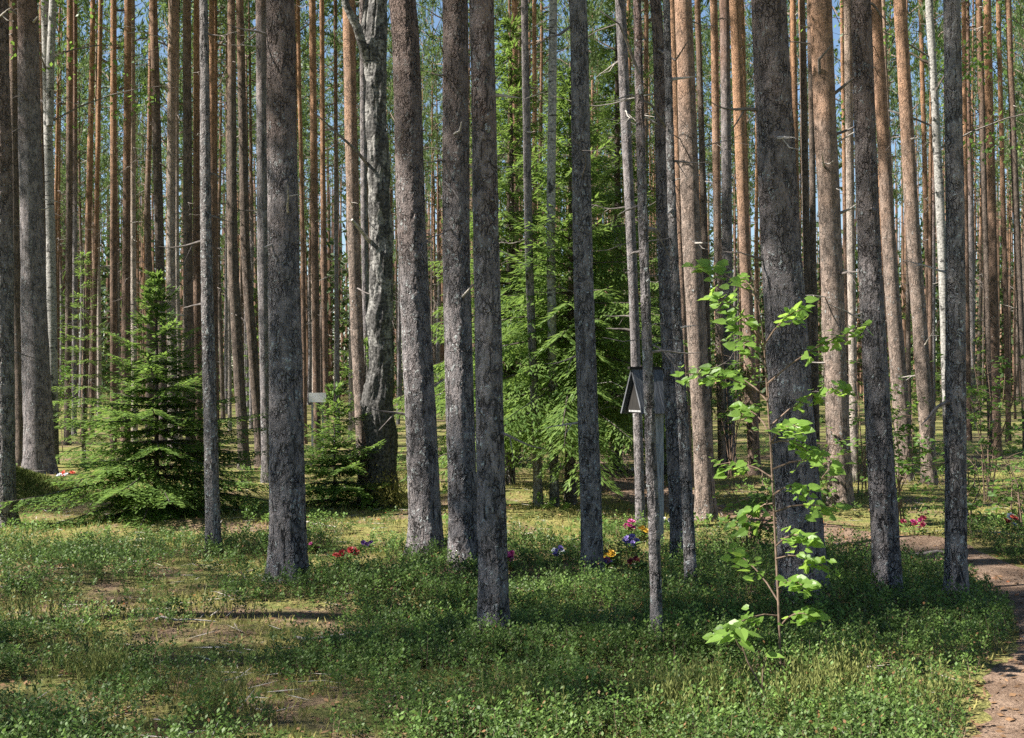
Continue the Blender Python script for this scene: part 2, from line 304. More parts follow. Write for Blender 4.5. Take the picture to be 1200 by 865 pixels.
# ------------------------------------------------------------------ measured pines
TR = [  # xt, x300, xb, yb, wt, wb, bark, near, dead, longs, label
 (-1, 2, 4, 613, 23, 28, 'grey', 1, 4, .2, 'dark shaded pine cut by the left border of the photo'),
 (32, 38, 46, 557, 22, 35, 'grey', 0, 10, .5, 'stout pine with sunlit flank behind the mossy mound'),
 (16, 17, 25, 548, 9, 14, 'warm', 0, 5, .4, 'slim pine close behind the stout one by the mossy mound, left of it'),
 (50, 50, 52, 528, 8, 9, 'warm', 0, 6, .5, 'slim orange pine close before the forked birch'),
 (82, 81, 79, 520, 7, 8, 'warm', 0, 6, .5, 'slim dark pine right beside the forked birch'),
 (88, 88, 87, 511, 5, 6, 'grey', 0, 5, .5, 'thin grey pine second to the right of the forked birch'),
 (109, 103, 98, 515, 6, 8, 'orange', 0, 6, .5, 'slim sunlit pine leaning rightwards above the pale spruce at the rear'),
 (118, 112, 107, 510, 5, 6, 'orange', 0, 5, .5, 'thin sunlit pine parallel to the leaning one, just right of it'),
 (133, 133, 133, 530, 7, 8, 'orange', 0, 6, .4, 'straight orange pine behind the left slope of the young spruce'),
 (150, 148, 147, 540, 8, 11, 'orange', 0, 8, .5, 'reddish pine with many dead snags above the left half of the young spruce'),
 (155, 156, 158, 520, 6, 7, 'pale', 0, 6, .5, 'thin grey pine touching the reddish snag-covered one behind the young spruce'),
 (180, 187, 192, 538, 9, 12, 'warm', 0, 7, .5, 'dark brown pine rising right behind the tip of the young spruce'),
 (202, 200, 203, 542, 9, 12, 'pale', 0, 6, .6, 'brightest pale pine, its whole face sunlit, behind the young spruce'),
 (207, 207, 211, 530, 5, 6, 'pale', 0, 4, .5, 'thin pale stem hugging the brightest pale pine'),
 (219, 220, 224, 545, 9, 12, 'warm', 0, 6, .5, 'brown pine between the pale pine and the thin grey front pine'),
 (231, 231, 233, 543, 8, 11, 'orange', 0, 5, .3, 'reddish pine half hidden by the thin grey front pine'),
 (239, 241, 250, 652, 9.5, 18, 'lichen', 1, 5, .2, 'thin grey lichen-covered front pine beside the young spruce'),
 (248, 250, 254, 535, 6, 8, 'orange', 0, 6, .4, 'slim orange pine just right of the thin grey front pine'),
 (271, 272, 286, 548, 9, 14, 'warm', 0, 7, .4, 'orange-topped pine with dark foot, first left of a twin foot before the thick pine'),
 (281, 287, 306, 546, 9, 12, 'warm', 0, 7, .4, 'leaning orange-topped pine with dark foot, second of the twin feet'),
 (306, 308, 314, 567, 13, 14, 'grey', 0, 4, .2, 'grey pine showing as a strip along the left side of the thick furrowed pine'),
 (328.5, 332, 338, 685, 33, 43, 'grey', 1, 3, .1, 'thick furrowed grey pine standing before the red flowers'),
 (349, 355, 357, 520, 4.5, 6, 'orange', 0, 5, .4, 'thin sunlit pine just right of the thick furrowed pine'),
 (366, 369, 372, 531, 8, 9, 'orange', 0, 6, .4, 'glowing orange pine above the white board'),
 (377, 379, 383, 522, 5.5, 7, 'orange', 0, 5, .4, 'slim orange pine right beside the glowing one above the white board'),
 (393, 394, 396, 512, 4.5, 5, 'grey', 0, 6, .5, 'thin dark pine between the white board and the gnarled birch'),
 (408, 414, 427, 590, 15, 14, 'warm', 0, 4, .3, 'orange pine close left of the gnarled birch'),
 (425, 427, 434, 578, 8, 9, 'grey', 0, 4, .3, 'thin dark pine squeezed between the orange pine and the gnarled birch'),
 (474, 482, 500, 655, 31, 39, 'grey', 1, 2, .1, 'stout dark blue-grey pine leaning left, next right of the gnarled birch'),
 (533, 534, 543, 670, 29, 35, 'grey', 1, 5, .4, 'half-sunlit grey pine with a pale dead stub, left of the reddish one'),
 (564, 569, 579, 755, 28, 36, 'warm', 1, 4, .2, 'reddish-grey pine with lichen patches, rooted nearest the camera at the centre'),
 (603, 604, 606, 545, 7, 9, 'orange', 0, 5, .4, 'orange pine first to the right of the central reddish-grey pine'),
 (614, 619, 631, 598, 8, 11, 'grey', 0, 6, .6, 'dark crooked pine left of the slim birch among the big spruces'),
 (626, 627, 628, 530, 5, 6, 'orange', 0, 5, .4, 'thin orange pine behind the dark crooked one'),
 (677, 682, 694, 672, 20, 26, 'lichen', 1, 5, .3, 'grey lichened pine standing alone before the big spruces'),
 (726, 740, 751, 622, 12.5, 11, 'grey', 0, 8, .5, 'leaning grey pine directly behind the roofed grave post'),
 (745, 753, 770, 768, 9, 14, 'warm', 1, 5, .5, 'very thin front pine crossing before the roofed grave post'),
 (769, 776, 795, 662, 13, 17, 'grey', 1, 8, .6, 'dark pine just right of the roofed grave post'),
 (779, 787, 810, 695, 8, 14, 'lichen', 1, 6, .5, 'thin lichened pine overlapping the dark one right of the grave post'),
 (787, 797, 806, 575, 9, 12, 'orange', 0, 5, .4, 'orange pine hidden low down behind the pair right of the grave post'),
 (799, 810, 828, 616, 20, 24, 'warm', 0, 6, .3, 'orange-topped pine with sunlit flank left of the sapling crown'),
 (817, 826, 832, 545, 7, 8, 'warm', 0, 5, .4, 'slim brown pine right of the orange-topped sunlit pine'),
 (836, 841, 846, 557, 9, 9, 'warm', 0, 5, .3, 'slim pine with pale sunlit foot behind the left leaves of the sapling'),
 (849, 852, 856, 548, 12, 12, 'grey', 0, 5, .3, 'dark pine flush beside the slim pale-footed one behind the sapling'),
 (860, 872, 884, 560, 13, 14, 'orange', 0, 5, .3, 'red-orange pine immediately left of the thickest pine'),
 (869, 876, 880, 520, 5, 6, 'orange', 0, 4, .4, 'thin sunlit pine peeping between the red-orange and thickest pines'),
 (898, 912, 942, 712, 39, 56, 'grey', 1, 3, .1, 'thickest pine of all, dark grey, behind the bright leafy sapling'),
 (929, 934, 938, 535, 6.5, 7, 'orange', 0, 5, .3, 'bright orange strip of pine right of the thickest pine'),
 (939, 945, 951, 546, 8, 9, 'warm', 0, 5, .3, 'grey-brown pine second right of the thickest pine'),
 (949, 953, 957, 550, 7, 8, 'warm', 0, 5, .3, 'dark brown pine hugging the patchy orange pine'),
 (960, 973, 985, 595, 25, 28, 'warm', 0, 12, .6, 'patchy orange and grey pine with long dead branches, right of the thickest'),
 (986, 991, 995, 530, 4.5, 6, 'orange', 0, 5, .5, 'thin orange pine in the gap beside the patchy orange pine'),
 (993, 997, 1001, 566, 9, 10, 'pale', 0, 4, .3, 'pale sunlit pine close left of the dark lichened pine by the path'),
 (1006, 1016, 1040, 700, 23, 33, 'grey', 1, 4, .2, 'dark lichened pine beside the footpath, left of the straight bluish one'),
 (1024, 1041, 1061, 567, 13, 20, 'warm', 0, 5, .3, 'brown-orange pine just right of the dark lichened pine by the path'),
 (1034, 1046, 1052, 530, 5, 6, 'pale', 0, 9, .7, 'thin pale pine with crooked side branches between two orange pines'),
 (1052, 1070, 1090, 572, 15, 17, 'warm', 0, 5, .4, 'orange pine with pale flaking sunlit foot left of the straight bluish pine'),
 (1078, 1086, 1092, 520, 5, 6, 'orange', 0, 4, .4, 'thin orange pine just left of the white birch'),
 (1115, 1120, 1120, 708, 19, 25, 'lichen', 1, 3, .1, 'straight dark bluish pine speckled with lichen beside the footpath bend'),
 (1129, 1132, 1136, 520, 5, 6, 'orange', 0, 5, .4, 'thin orange pine close right of the straight bluish pine'),
 (1146, 1155, 1162, 532, 7.5, 8, 'warm', 0, 5, .4, 'dark-sided pine touching the bright orange pine over the far path bank'),
 (1156, 1163, 1169, 536, 9, 10, 'orange', 0, 5, .4, 'bright orange pine with white sunlit foot on the far bank'),
 (1169, 1177, 1182, 520, 5, 6, 'orange', 0, 5, .4, 'thin orange pine second right of the bright orange one on the far bank'),
 (1180, 1192, 1203, 528, 7, 8, 'warm', 0, 5, .4, 'slim dark leaning pine near the right border of the photo'),
]
for t_ in TR:
    if t_[6]:
        X, Y = gp(t_[2], t_[3]); BASES.append((X, Y, t_[5]*Y/F/2+.05))
# ------------------------------------------------------------------ ground and path
def axis(lo, hi, step, far):
    a = list(np.arange(lo, hi, step)); d = step; x = a[-1]
    while x < far: d *= 1.35; x += d; a.append(x)
    d = step; x = a[0]; pre = []
    while x > -far: d *= 1.35; x -= d; pre.append(x)
    return np.array(pre[::-1]+a)
ax, ay = axis(-11, 11, .11, 420), axis(1, 22, .11, 420)
gx, gy = np.meshgrid(ax, ay)
gV = np.stack([gx, gy, h(gx, gy)], -1).reshape(-1, 3)
nx, ny = len(ax), len(ay)
ii = (np.arange(ny-1)[:, None]*nx+np.arange(nx-1)).ravel()
g = obj('ground', mesh('ground', gV, [np.stack([ii, ii+1, ii+1+nx, ii+nx], 1)], [ground_mat()], smooth=True)); tag(g, kind='structure')

PATH = [(1.9, 3.2), (2.2, 4.6), (2.62, 5.8), (3.3, 7.2), (4.05, 9.0), (4.0, 10.3), (3.45, 11.9), (2.9, 13.6), (2.2, 15.4), (1.8, 17.8), (1.6, 22), (2.2, 27)]
PW = [.5, .48, .42, .36, .47, .40, .45, .65, .65, .6, .5, .5]
def crom(P, t):
    i = int(min(max(math.floor(t), 0), len(P)-2)); u = t-i
    p = [np.array(P[min(max(k, 0), len(P)-1)], float) for k in (i-1, i, i+1, i+2)]
    return .5*((2*p[1])+(-p[0]+p[2])*u+(2*p[0]-5*p[1]+4*p[2]-p[3])*u*u+(-p[0]+3*p[1]-3*p[2]+p[3])*u**3)
pc = np.array([crom(PATH, t) for t in np.linspace(0, len(PATH)-1, 240)]); pw = np.interp(np.linspace(0, len(PATH)-1, 240), range(len(PW)), PW)
V = []
tg = np.gradient(pc, axis=0); tg /= np.linalg.norm(tg, axis=1, keepdims=True); nm = np.stack([tg[:, 1], -tg[:, 0]], 1)
for i in range(240):
    wl = pw[i]*(1+.22*mnoise.noise((i*.11, 3, 1))+.15*mnoise.noise((i*.5, 3, 1))); wr = pw[i]*(1+.22*mnoise.noise((i*.11, 9, 1))+.15*mnoise.noise((i*.5, 9, 1)))
    for k in range(11):
        t = k/10; q = pc[i]+nm[i]*(-wl+(wl+wr)*t); e = min(t, 1-t)
        V.append((q[0], q[1], hz(q[0], q[1])+(-.006 if e == 0 else .006)-.012*math.sin(PI*t)*0))
ii = (np.arange(239)[:, None]*11+np.arange(10)).ravel()
o = obj('footpath', mesh('footpath', V, [np.stack([ii, ii+1, ii+12, ii+11], 1)], [path_mat()], smooth=True)); tag(o, kind='structure')
def path_dist(x, y):
    d = np.full(np.shape(x), 9.); x = np.asarray(x); y = np.asarray(y)
    for i in range(0, 240, 3): d = np.minimum(d, np.hypot(x-pc[i, 0], y-pc[i, 1])-pw[i])
    return d

# ------------------------------------------------------------------ pine parts
def trunk_mesh(name, ctrl, mat, seg=14, dz=.35, flare=.35, rough=.03, seed=0, fine_to=0):
    """ctrl: list of (z, x, y, r) in tree space"""
    c = np.array(ctrl, float); top = c[-1, 0]
    zs = [-.25]; z = -.25
    while z < top:
        z += (.03 if z < fine_to else dz if z < 8 else dz*2.2); zs.append(min(z, top))
    zs = np.array(zs)
    # smooth interpolation through the control points
    x = np.interp(zs, c[:, 0], c[:, 1]); y = np.interp(zs, c[:, 0], c[:, 2]); r = np.interp(zs, c[:, 0], c[:, 3])
    k = max(1, int(.9/dz)) if not fine_to else 25
    if len(zs) > 2*k+3:
        ker = np.ones(2*k+1)/(2*k+1)
        def sm(a): return np.convolve(np.pad(a, k, mode='reflect', reflect_type='odd'), ker, 'valid')
        x, y = sm(x), sm(y)
    x = x-np.interp(0, zs, x); y = y-np.interp(0, zs, y)
    th = np.arange(seg)*2*PI/seg
    g2 = np.random.default_rng(seed); ph = g2.uniform(0, 6.28, 8)
    lobes = np.maximum(0, np.sin(4*th+ph[0])+.5*np.sin(3*th+ph[1]))
    fl = np.exp(-np.maximum(zs, 0)/.13)[:, None]*flare
    rr = r[:, None]*(1+fl*(.45+.55*lobes[None])+rough*(np.sin(2*th+ph[2]+zs[:, None]*.7)+.8*np.sin(3*th+ph[3]-zs[:, None]*1.9)+.5*np.sin(zs[:, None]*5+ph[4]+th)+.35*np.sin(zs[:, None]*13+ph[5]-2*th)))
    V = np.stack([x[:, None]+rr*np.cos(th), y[:, None]+rr*np.sin(th), np.repeat(zs[:, None], seg, 1)], -1).reshape(-1, 3)
    n = len(zs); i, k2 = np.meshgrid(np.arange(n-1), np.arange(seg), indexing='ij')
    q = np.stack([i*seg+k2, i*seg+(k2+1) % seg, (i+1)*seg+(k2+1) % seg, (i+1)*seg+k2], -1).reshape(-1, 4)
    me = mesh(name, V, [q, [list(range((n-1)*seg, n*seg))]], [mat], smooth=True)
    return me, (zs, x, y, r)

def needle_clumps(P, D, k, L, W, spread=.8, g2=rng):
    n = len(P); P2 = np.repeat(P, k, 0)+g2.normal(0, .05, (n*k, 3)); D2 = norm(np.repeat(D, k, 0)+g2.normal(0, spread, (n*k, 3)))
    return diamonds(P2, D2, rand_dirs(n*k, g2), g2.uniform(L*.6, L*1.25, n*k), g2.uniform(W*.6, W*1.3, n*k), .5)

def pine_crown(seed, ch=7.0, r=1.5, limbs=34, cl=9, k=12):
    g2 = np.random.default_rng(seed); rr = random.Random(seed); mb = MB(); Ps, Ds = [], []
    for i in range(limbs):
        t = (i+rr.random())/limbs; z = ch*(.02+.97*t)
        L = r*(.55+.75*math.sin(PI*min(1, .25+.75*t))**.8)*(1-.55*max(0, t-.7)/.3)*rr.uniform(.6, 1.15)
        a = i*2.399+rr.uniform(-.4, .4); up = rr.uniform(-.05, .35)+.5*t
        d = Vector((math.cos(a), math.sin(a), up)).normalized()
        p0 = Vector((0, 0, z)); pts = [p0]
        for s in range(1, 5):
            pts.append(p0+d*L*s/4+Vector((rr.uniform(-.08, .08), rr.uniform(-.08, .08), .10*L*(s/4)**2+rr.uniform(-.05, .05))))
        tube(mb, pts, [.032*(1-t*.5), .025, .018, .012, .006], 4, 1, False)
        for c in range(cl):
            s = rr.uniform(.3, 1.02); q = pts[0].lerp(pts[-1], s); w = .26*L*(1.15-s)+.12
            Ps.append((q.x+rr.gauss(0, w), q.y+rr.gauss(0, w), q.z+rr.gauss(0, .16)+.05)); Ds.append((d.x*.6, d.y*.6, .65))
    V, Fq = needle_clumps(np.array(Ps), np.array(Ds), k, .30, .05, .75, g2); mb.add(V, Fq, 0)
    return mb.build('pine_crown', [M['needle'], M['warm']])
CROWNS = [pine_crown(100+i, 7.0, (1.25, 1.5, 1.35, 1.7, 1.2, 1.55)[i]) for i in range(6)]
THIN_CROWNS = [pine_crown(140+i, 7.0, (1.2, 1.45, 1.3, 1.6)[i], 25, 8, 10) for i in range(4)]

def dead_branch_mesh(seed, L, side=3, droop=-.1, pale=False, r0=.014):
    rr = random.Random(seed); mb = MB(); pts = [Vector((-.03, 0, 0))]; d = Vector((1, 0, droop)).normalized(); p = pts[0].copy()
    for s in range(7):
        d = (d+Vector((rr.uniform(-.1, .1), rr.uniform(-.22, .22), rr.uniform(-.2, .2)))).normalized(); p = p+d*L/7; pts.append(p.copy())
    tube(mb, pts, [r0*(1-i/8.2) for i in range(8)], 5, 0)
    for k in range(side):
        i = rr.randint(2, 6); q = pts[i]; e = (d+Vector((rr.uniform(-.6, .4), rr.choice((-1, 1))*rr.uniform(.5, 1), rr.uniform(-.7, .5)))).normalized(); l = L*rr.uniform(.2, .45)
        m1 = q+e*l*.5+Vector((0, 0, rr.uniform(-.05, .05))*1)*1
        tube(mb, [q, m1, q+e*l+Vector((rr.uniform(-.1, .1)*l, 0, -.1*l))], [r0*.45, r0*.33, r0*.16], 4, 0)
    return mb.build('dead_branch', [M['palewood' if pale else 'twig']])
DB_SHORT = [dead_branch_mesh(i, .18+.08*i, 0 if i < 2 else 1, -.15+.1*i, i % 2 == 0, .013) for i in range(5)]
DB_LONG = [dead_branch_mesh(20+i, .45+.13*i, 4+i % 3, -.25+.1*i, i == 4, .009) for i in range(6)]

SUN_E, SUN_A = math.radians(47), math.radians(11.5)
SD = Vector((-math.cos(SUN_E)*math.cos(SUN_A), -math.cos(SUN_E)*math.sin(SUN_A), math.sin(SUN_E)))

def add_dead(root, prof, Y, n, long_share, zlo, zhi, rr):
    zs, x, y, r = prof
    for i in range(n):
        z = rr.uniform(zlo, zhi); a = rr.uniform(0, 2*PI)
        rad = float(np.interp(z, zs, r)); px, py = float(np.interp(z, zs, x)), float(np.interp(z, zs, y))
        me = rr.choice(DB_LONG) if rr.random() < long_share else rr.choice(DB_SHORT)
        o = obj('dead_branch', me, root, (px+math.cos(a)*rad*.9, py+math.sin(a)*rad*.9, z)); o.rotation_euler = (rr.uniform(-.4, .4), rr.uniform(-.35, .35), a)
        s = rr.uniform(.7, 1.25); o.scale = (s, s, s)

KIND = {'pine': 'pine_tree', 'birch': 'birch_tree'}
def stem_tree(xt, xm, xb, yb, wt, wb, bark, label, near=False, H=None, group=None, ymid=300, dead=None, longs=.3, cr=None, name='pine_tree', cat='pine tree', extra=None):
    """one standing tree from its photo measurements: column at the top row, at row ymid, at its base; base row; widths in pixels"""
    X, Y = gp(xb, yb); rr = random.Random(int(xb*13+yb))
    s = Y/F; H = H or rr.uniform(17.5, 20.5)
    z0 = hz(X, Y)
    zt, zm = EYE+HZ*s-z0, EYE+(HZ-ymid)*s-z0
    if xm is None: xm = xt+(xb-xt)*ymid/yb
    ctrl = [(-.3, 0, 0, wb*s/2), (0, 0, 0, wb*s/2)]
    dx_m, dx_t = (xm-xb)*s, (xt-xb)*s
    wm = wt+(wb-wt)*(ymid/yb)**1.1
    for q, (zz, xx) in (extra or {}).items(): pass
    ctrl += [(zm, dx_m, .1*dx_m, wm*s/2), (zt, dx_t, .1*dx_t, wt*s/2)]
    slope = (dx_t-dx_m)/max(zt-zm, .1); slope = max(-.05, min(.05, slope))
    if zt < H-2:
        r_t = wt*s/2
        for f in (.35, .7, 1.0):
            zz = zt+(H-zt)*f; ctrl.append((zz, dx_t+slope*(zz-zt)*(1-.4*f), .1*dx_t, max(.02, r_t*(1-.88*f))))
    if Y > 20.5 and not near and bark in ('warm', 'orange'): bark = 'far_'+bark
    root = empty(name, (X, Y, z0)); tag(root, label, cat, group)
    me, prof = trunk_mesh('trunk', ctrl, M[bark+'_near' if near else bark], 72 if near else 18, .25, .38 if near else .32, .022 if near else .035, int(xb*7), (4.9 if near else 0))
    obj('trunk', me, root)
    if name == 'pine_tree':
        ch = rr.uniform(5.5, 7.5); zc = H-ch
        o = obj('crown', rr.choice(CROWNS), root, (float(np.interp(zc+1, prof[0], prof[1])), float(np.interp(zc+1, prof[0], prof[2])), zc), rr.uniform(0, 6.28), (cr or max(.45, min(1.0, wt*s/.24))*rr.uniform(.85, 1.1),)*2+(ch/7.0,))
    nd = dead if dead is not None else rr.randint(5, 9)
    add_dead(root, prof, Y, nd, longs*.75, max(1.2, .12*zt), min(zt*1.05, H-5), rr)
    return root, prof

tree_xy = []; ROOTS = {}
for (xt, xm, xb, yb, wt, wb, bark, near, nd, lg, lab) in TR:
    root, prof = stem_tree(xt, xm, xb, yb, wt, wb, bark, lab, bool(near), dead=nd, longs=lg,
                           group=None)
    ROOTS[xb] = root
    tree_xy.append((root.location.x, root.location.y))

def snag(xb, pts, rad, mat):
    """a dead branch measured on the photo: (column, row, metres towards the viewer)"""
    r_ = ROOTS[xb]; q = r_.location.y/F; mb = MB()
    tube(mb, [((u-CX)*q-r_.location.x, -d, EYE+(HZ-v)*q-r_.location.z) for (u, v, d) in pts], rad, 6)
    obj('dead_branch', mb.build('dead_branch', [M[mat]], True), r_)
snag(543, [(541, 350, .08), (548, 344, .17), (556, 336, .26)], [.012, .011, .007], 'palewood')
snag(543, [(521, 214, .06), (533, 228, .2), (543, 244, .25), (548, 270, .26)], [.010, .008, .006, .003], 'twig')
snag(543, [(533, 160, .11), (540, 158, .16), (542, 149, .2)], [.010, .009, .005], 'palewood')
snag(985, [(975, 112, .0), (990, 100, .1), (1003, 90, .15), (1016, 88, .2)], [.022, .017, .012, .006], 'twig')
snag(985, [(960, 100, .05), (955, 75, .2), (968, 60, .3)], [.024, .018, .010], 'twig')
snag(985, [(978, 158, 0), (992, 154, .1), (1004, 148, .1)], [.02, .014, .008], 'twig')
snag(985, [(984, 250, 0), (994, 246, .1), (1002, 240, .1)], [.02, .013, .006], 'palewood')
snag(46, [(24, 20, 0), (12, 10, .1), (0, 2, .1)], [.02, .014, .008], 'twig')
snag(46, [(42, 28, .1), (50, 24, .2)], [.022, .014], 'palewood')
snag(810, [(779, 150, .05), (760, 130, .2), (735, 122, .3), (716, 128, .3)], [.012, .009, .006, .003], 'twig')
snag(770, [(748, 90, .05), (735, 60, .1), (722, 40, .2), (700, 25, .2)], [.010, .008, .005, .003], 'twig')
snag(795, [(770, 60, .05), (788, 78, .2), (800, 60, .3)], [.012, .009, .004], 'twig')
snag(694, [(671, 30, .03), (655, 45, .1), (640, 52, .2), (622, 66, .2)], [.012, .010, .007, .003], 'twig')

# ------------------------------------------------------------------ birches
def birch(xt, xm, xb, yb, wt, wb, label, H, forks=(), crown_z=6.0, leaves=1500, seed=1):
    root, prof = stem_tree(xt, xm, xb, yb, wt, wb, 'birch', label, False, H=H, dead=3, longs=.7, name='birch_tree', cat='birch tree')
    rr = random.Random(seed); mb = MB(); Ps = []
    for i in range(26):
        z = crown_z+(H-crown_z)*(i+rr.random())/26; a = i*2.4; L = (H-z)*.22+.6
        p0 = Vector((float(np.interp(z, prof[0], prof[1])), float(np.interp(z, prof[0], prof[2])), z)); d = Vector((math.cos(a), math.sin(a), .6)).normalized()
        pts = [p0+d*L*s/4+Vector((0, 0, -.25*L*(s/4)**2)) for s in range(5)]
        tube(mb, pts, [.02, .016, .012, .008, .004], 4, 1, False)
        for c in range(9):
            s = rr.uniform(.25, 1.05); q = pts[0].lerp(pts[-1], s); Ps.append((q.x+rr.gauss(0, .2), q.y+rr.gauss(0, .2), q.z+rr.gauss(0, .2)-.1))
    Ps = np.array(Ps); k = leaves//len(Ps)+1; P2 = np.repeat(Ps, k, 0)+rng.normal(0, .17, (len(Ps)*k, 3))
    V, Fq = diamonds(P2, rand_dirs(len(P2))+np.array([0, 0, -.5]), rand_dirs(len(P2)), rng.uniform(.06, .11, len(P2)), rng.uniform(.05, .08, len(P2)))
    mb.add(V, Fq, 0); obj('crown', mb.build('birch_crown', [M['broad'], M['twig']]), root)
    return root, prof
b1, pr = birch(53, 60, 62, 545, 9, 13, 'forked birch with black and white bark behind the mossy mound', 15, leaves=2200, seed=3)
mb = MB(); Y = b1.location.y; s = Y/F
tube(mb, [((61-62)*s, -.1, EYE+(HZ-150)*s), ((62-62)*s, -.12, EYE+(HZ-75)*s), ((66-62)*s, -.15, EYE+(HZ-0)*s), ((72-62)*s, -.1, EYE+(HZ+150)*s), (.3, .1, 13)], [.06, .07, .065, .05, .02], 10)
obj('fork_stem', mb.build('fork_stem', [M['birch']], True), b1)
birch(648, 645, 650, 598, 10, 10.5, 'slim pale birch in front of the big spruces', 12, crown_z=8, leaves=700, seed=5)
birch(1088, 1104, 1112, 545, 9, 11, 'white birch with leafy crown left of the straight bluish pine', 16, crown_z=5.5, leaves=3600, seed=7)

# the gnarled birch with its swellings
X, Y = gp(451, 592); s = Y/F; z0 = hz(X, Y)
gb = empty('birch_tree', (X, Y, z0)); tag(gb, 'gnarled old birch with swollen rough trunk and mossy foot', 'birch tree')
rows = [(592, 451, 40), (575, 450, 38), (545, 448, 36), (510, 447, 37), (490, 443, 40), (472, 441, 41), (450, 444, 34), (430, 446, 31), (405, 447, 31), (372, 445, 34), (355, 446, 29), (300, 447, 28), (240, 445, 27), (200, 444, 28), (150, 441, 26), (100, 441, 26), (55, 440, 27), (0, 443, 22)]
rows = rows[::-1]; zs = np.linspace(-.2, EYE+HZ*s, 190)
yy = HZ-(zs+z0-EYE)/s; xx = np.interp(yy, [r[0] for r in rows], [r[1] for r in rows]); ww = np.interp(yy, [r[0] for r in rows], [r[2] for r in rows])
up = np.linspace(zs[-1]+.3, 11, 24); xx = np.concatenate([(xx-451)*s, (443-451)*s+.02*np.arange(24)]); ww = np.concatenate([ww*s/2, np.linspace(11*s, .03, 24)]); zs = np.concatenate([zs, up])
seg = 64; th = np.arange(seg)*2*PI/seg; rad = np.zeros((len(zs), seg))
for i, z in enumerate(zs):
    for k in range(seg):
        c, q = math.cos(th[k]), math.sin(th[k])
        rad[i, k] = .93*ww[i]*(1+.15*mnoise.noise((c*1.6, q*1.6, z*2.6))+.13*mnoise.noise((c*4, q*4, z*5+9))-.22*max(0, mnoise.noise((c*5+3, q*5, z*1.1))-.1)+.10*mnoise.noise((c*9, q*9, z*16))+.35*math.exp(-max(z, 0)/.12)*max(0, math.sin(3*th[k])))
V = np.stack([xx[:, None]+rad*np.cos(th), rad*np.sin(th), np.repeat(zs[:, None], seg, 1)], -1).reshape(-1, 3)
i, k2 = np.meshgrid(np.arange(len(zs)-1), np.arange(seg), indexing='ij')
q = np.stack([i*seg+k2, i*seg+(k2+1) % seg, (i+1)*seg+(k2+1) % seg, (i+1)*seg+k2], -1).reshape(-1, 4)
obj('trunk', mesh('trunk', V, [q], [M['old_birch']], smooth=True), gb)
def PXY(u, v, dy=0): return ((u-451)*s, dy, EYE+(HZ-v)*s-z0)
mb = MB(); tube(mb, [PXY(436, 90), PXY(428, 62, -.1), PXY(421, 38, -.2), PXY(408, 12, -.25), PXY(404, -40, -.3), PXY(396, -150, -.3)], [.06, .06, .055, .045, .04, .02], 9)
obj('limb', mb.build('limb', [M['old_birch']], True), gb)
mb = MB(); tube(mb, [PXY(430, 60, .1), PXY(424, 30, .15), PXY(428, 0, .2), PXY(430, -60, .25), PXY(440, -150, .3)], [.05, .045, .04, .035, .02], 9)
obj('limb', mb.build('limb', [M['old_birch']], True), gb)
mb = MB(); tube(mb, [PXY(433, 195), PXY(418, 178, -.2), PXY(400, 163, -.35), PXY(376, 142, -.5)], [.022, .018, .013, .006], 6)
obj('dead_branch', mb.build('dead_branch', [M['twig']], True), gb)
mb = MB(); tube(mb, [PXY(434, 284), PXY(425, 272, -.15), PXY(416, 261, -.3)], [.026, .024, .018], 6)
obj('dead_branch', mb.build('dead_branch', [M['palewood']], True), gb)
Ps = []
rr = random.Random(4)
mb = MB()
for i in range(22):
    a = i*2.4; z = 7+4.5*i/22; d = Vector((math.cos(a), math.sin(a), .4)); p0 = Vector((-.05, 0, z)); L = rr.uniform(.8, 1.5)
    tube(mb, [p0, p0+d*L*.5, p0+d*L], [.02, .012, .005], 4, 1, False)
    for c in range(10): q = p0+d*L*rr.uniform(.3, 1.1); Ps.append((q.x+rr.gauss(0, .2), q.y+rr.gauss(0, .2), q.z+rr.gauss(0, .2)))
P2 = np.repeat(np.array(Ps), 9, 0)+rng.normal(0, .16, (len(Ps)*9, 3))
V, Fq = diamonds(P2, rand_dirs(len(P2)), rand_dirs(len(P2)), rng.uniform(.05, .08, len(P2)), rng.uniform(.04, .06, len(P2))); mb.add(V, Fq)
obj('crown', mb.build('birch_crown', [M['broad'], M['twig']]), gb)
mcl = []
P = rng.normal(0, 1, (1600, 3))*np.array([.13, .10, .13])+np.array([.10, -.24, .14]); P = P[P[:, 2] > -.02]
V, Fq = diamonds(P, rand_dirs(len(P))*.6+np.array([0, -.4, .8]), rand_dirs(len(P)), np.full(len(P), .045), np.full(len(P), .014))
o = obj('moss_cushion', mesh('moss_cushion', V, [Fq], [M['moss']]), gb)

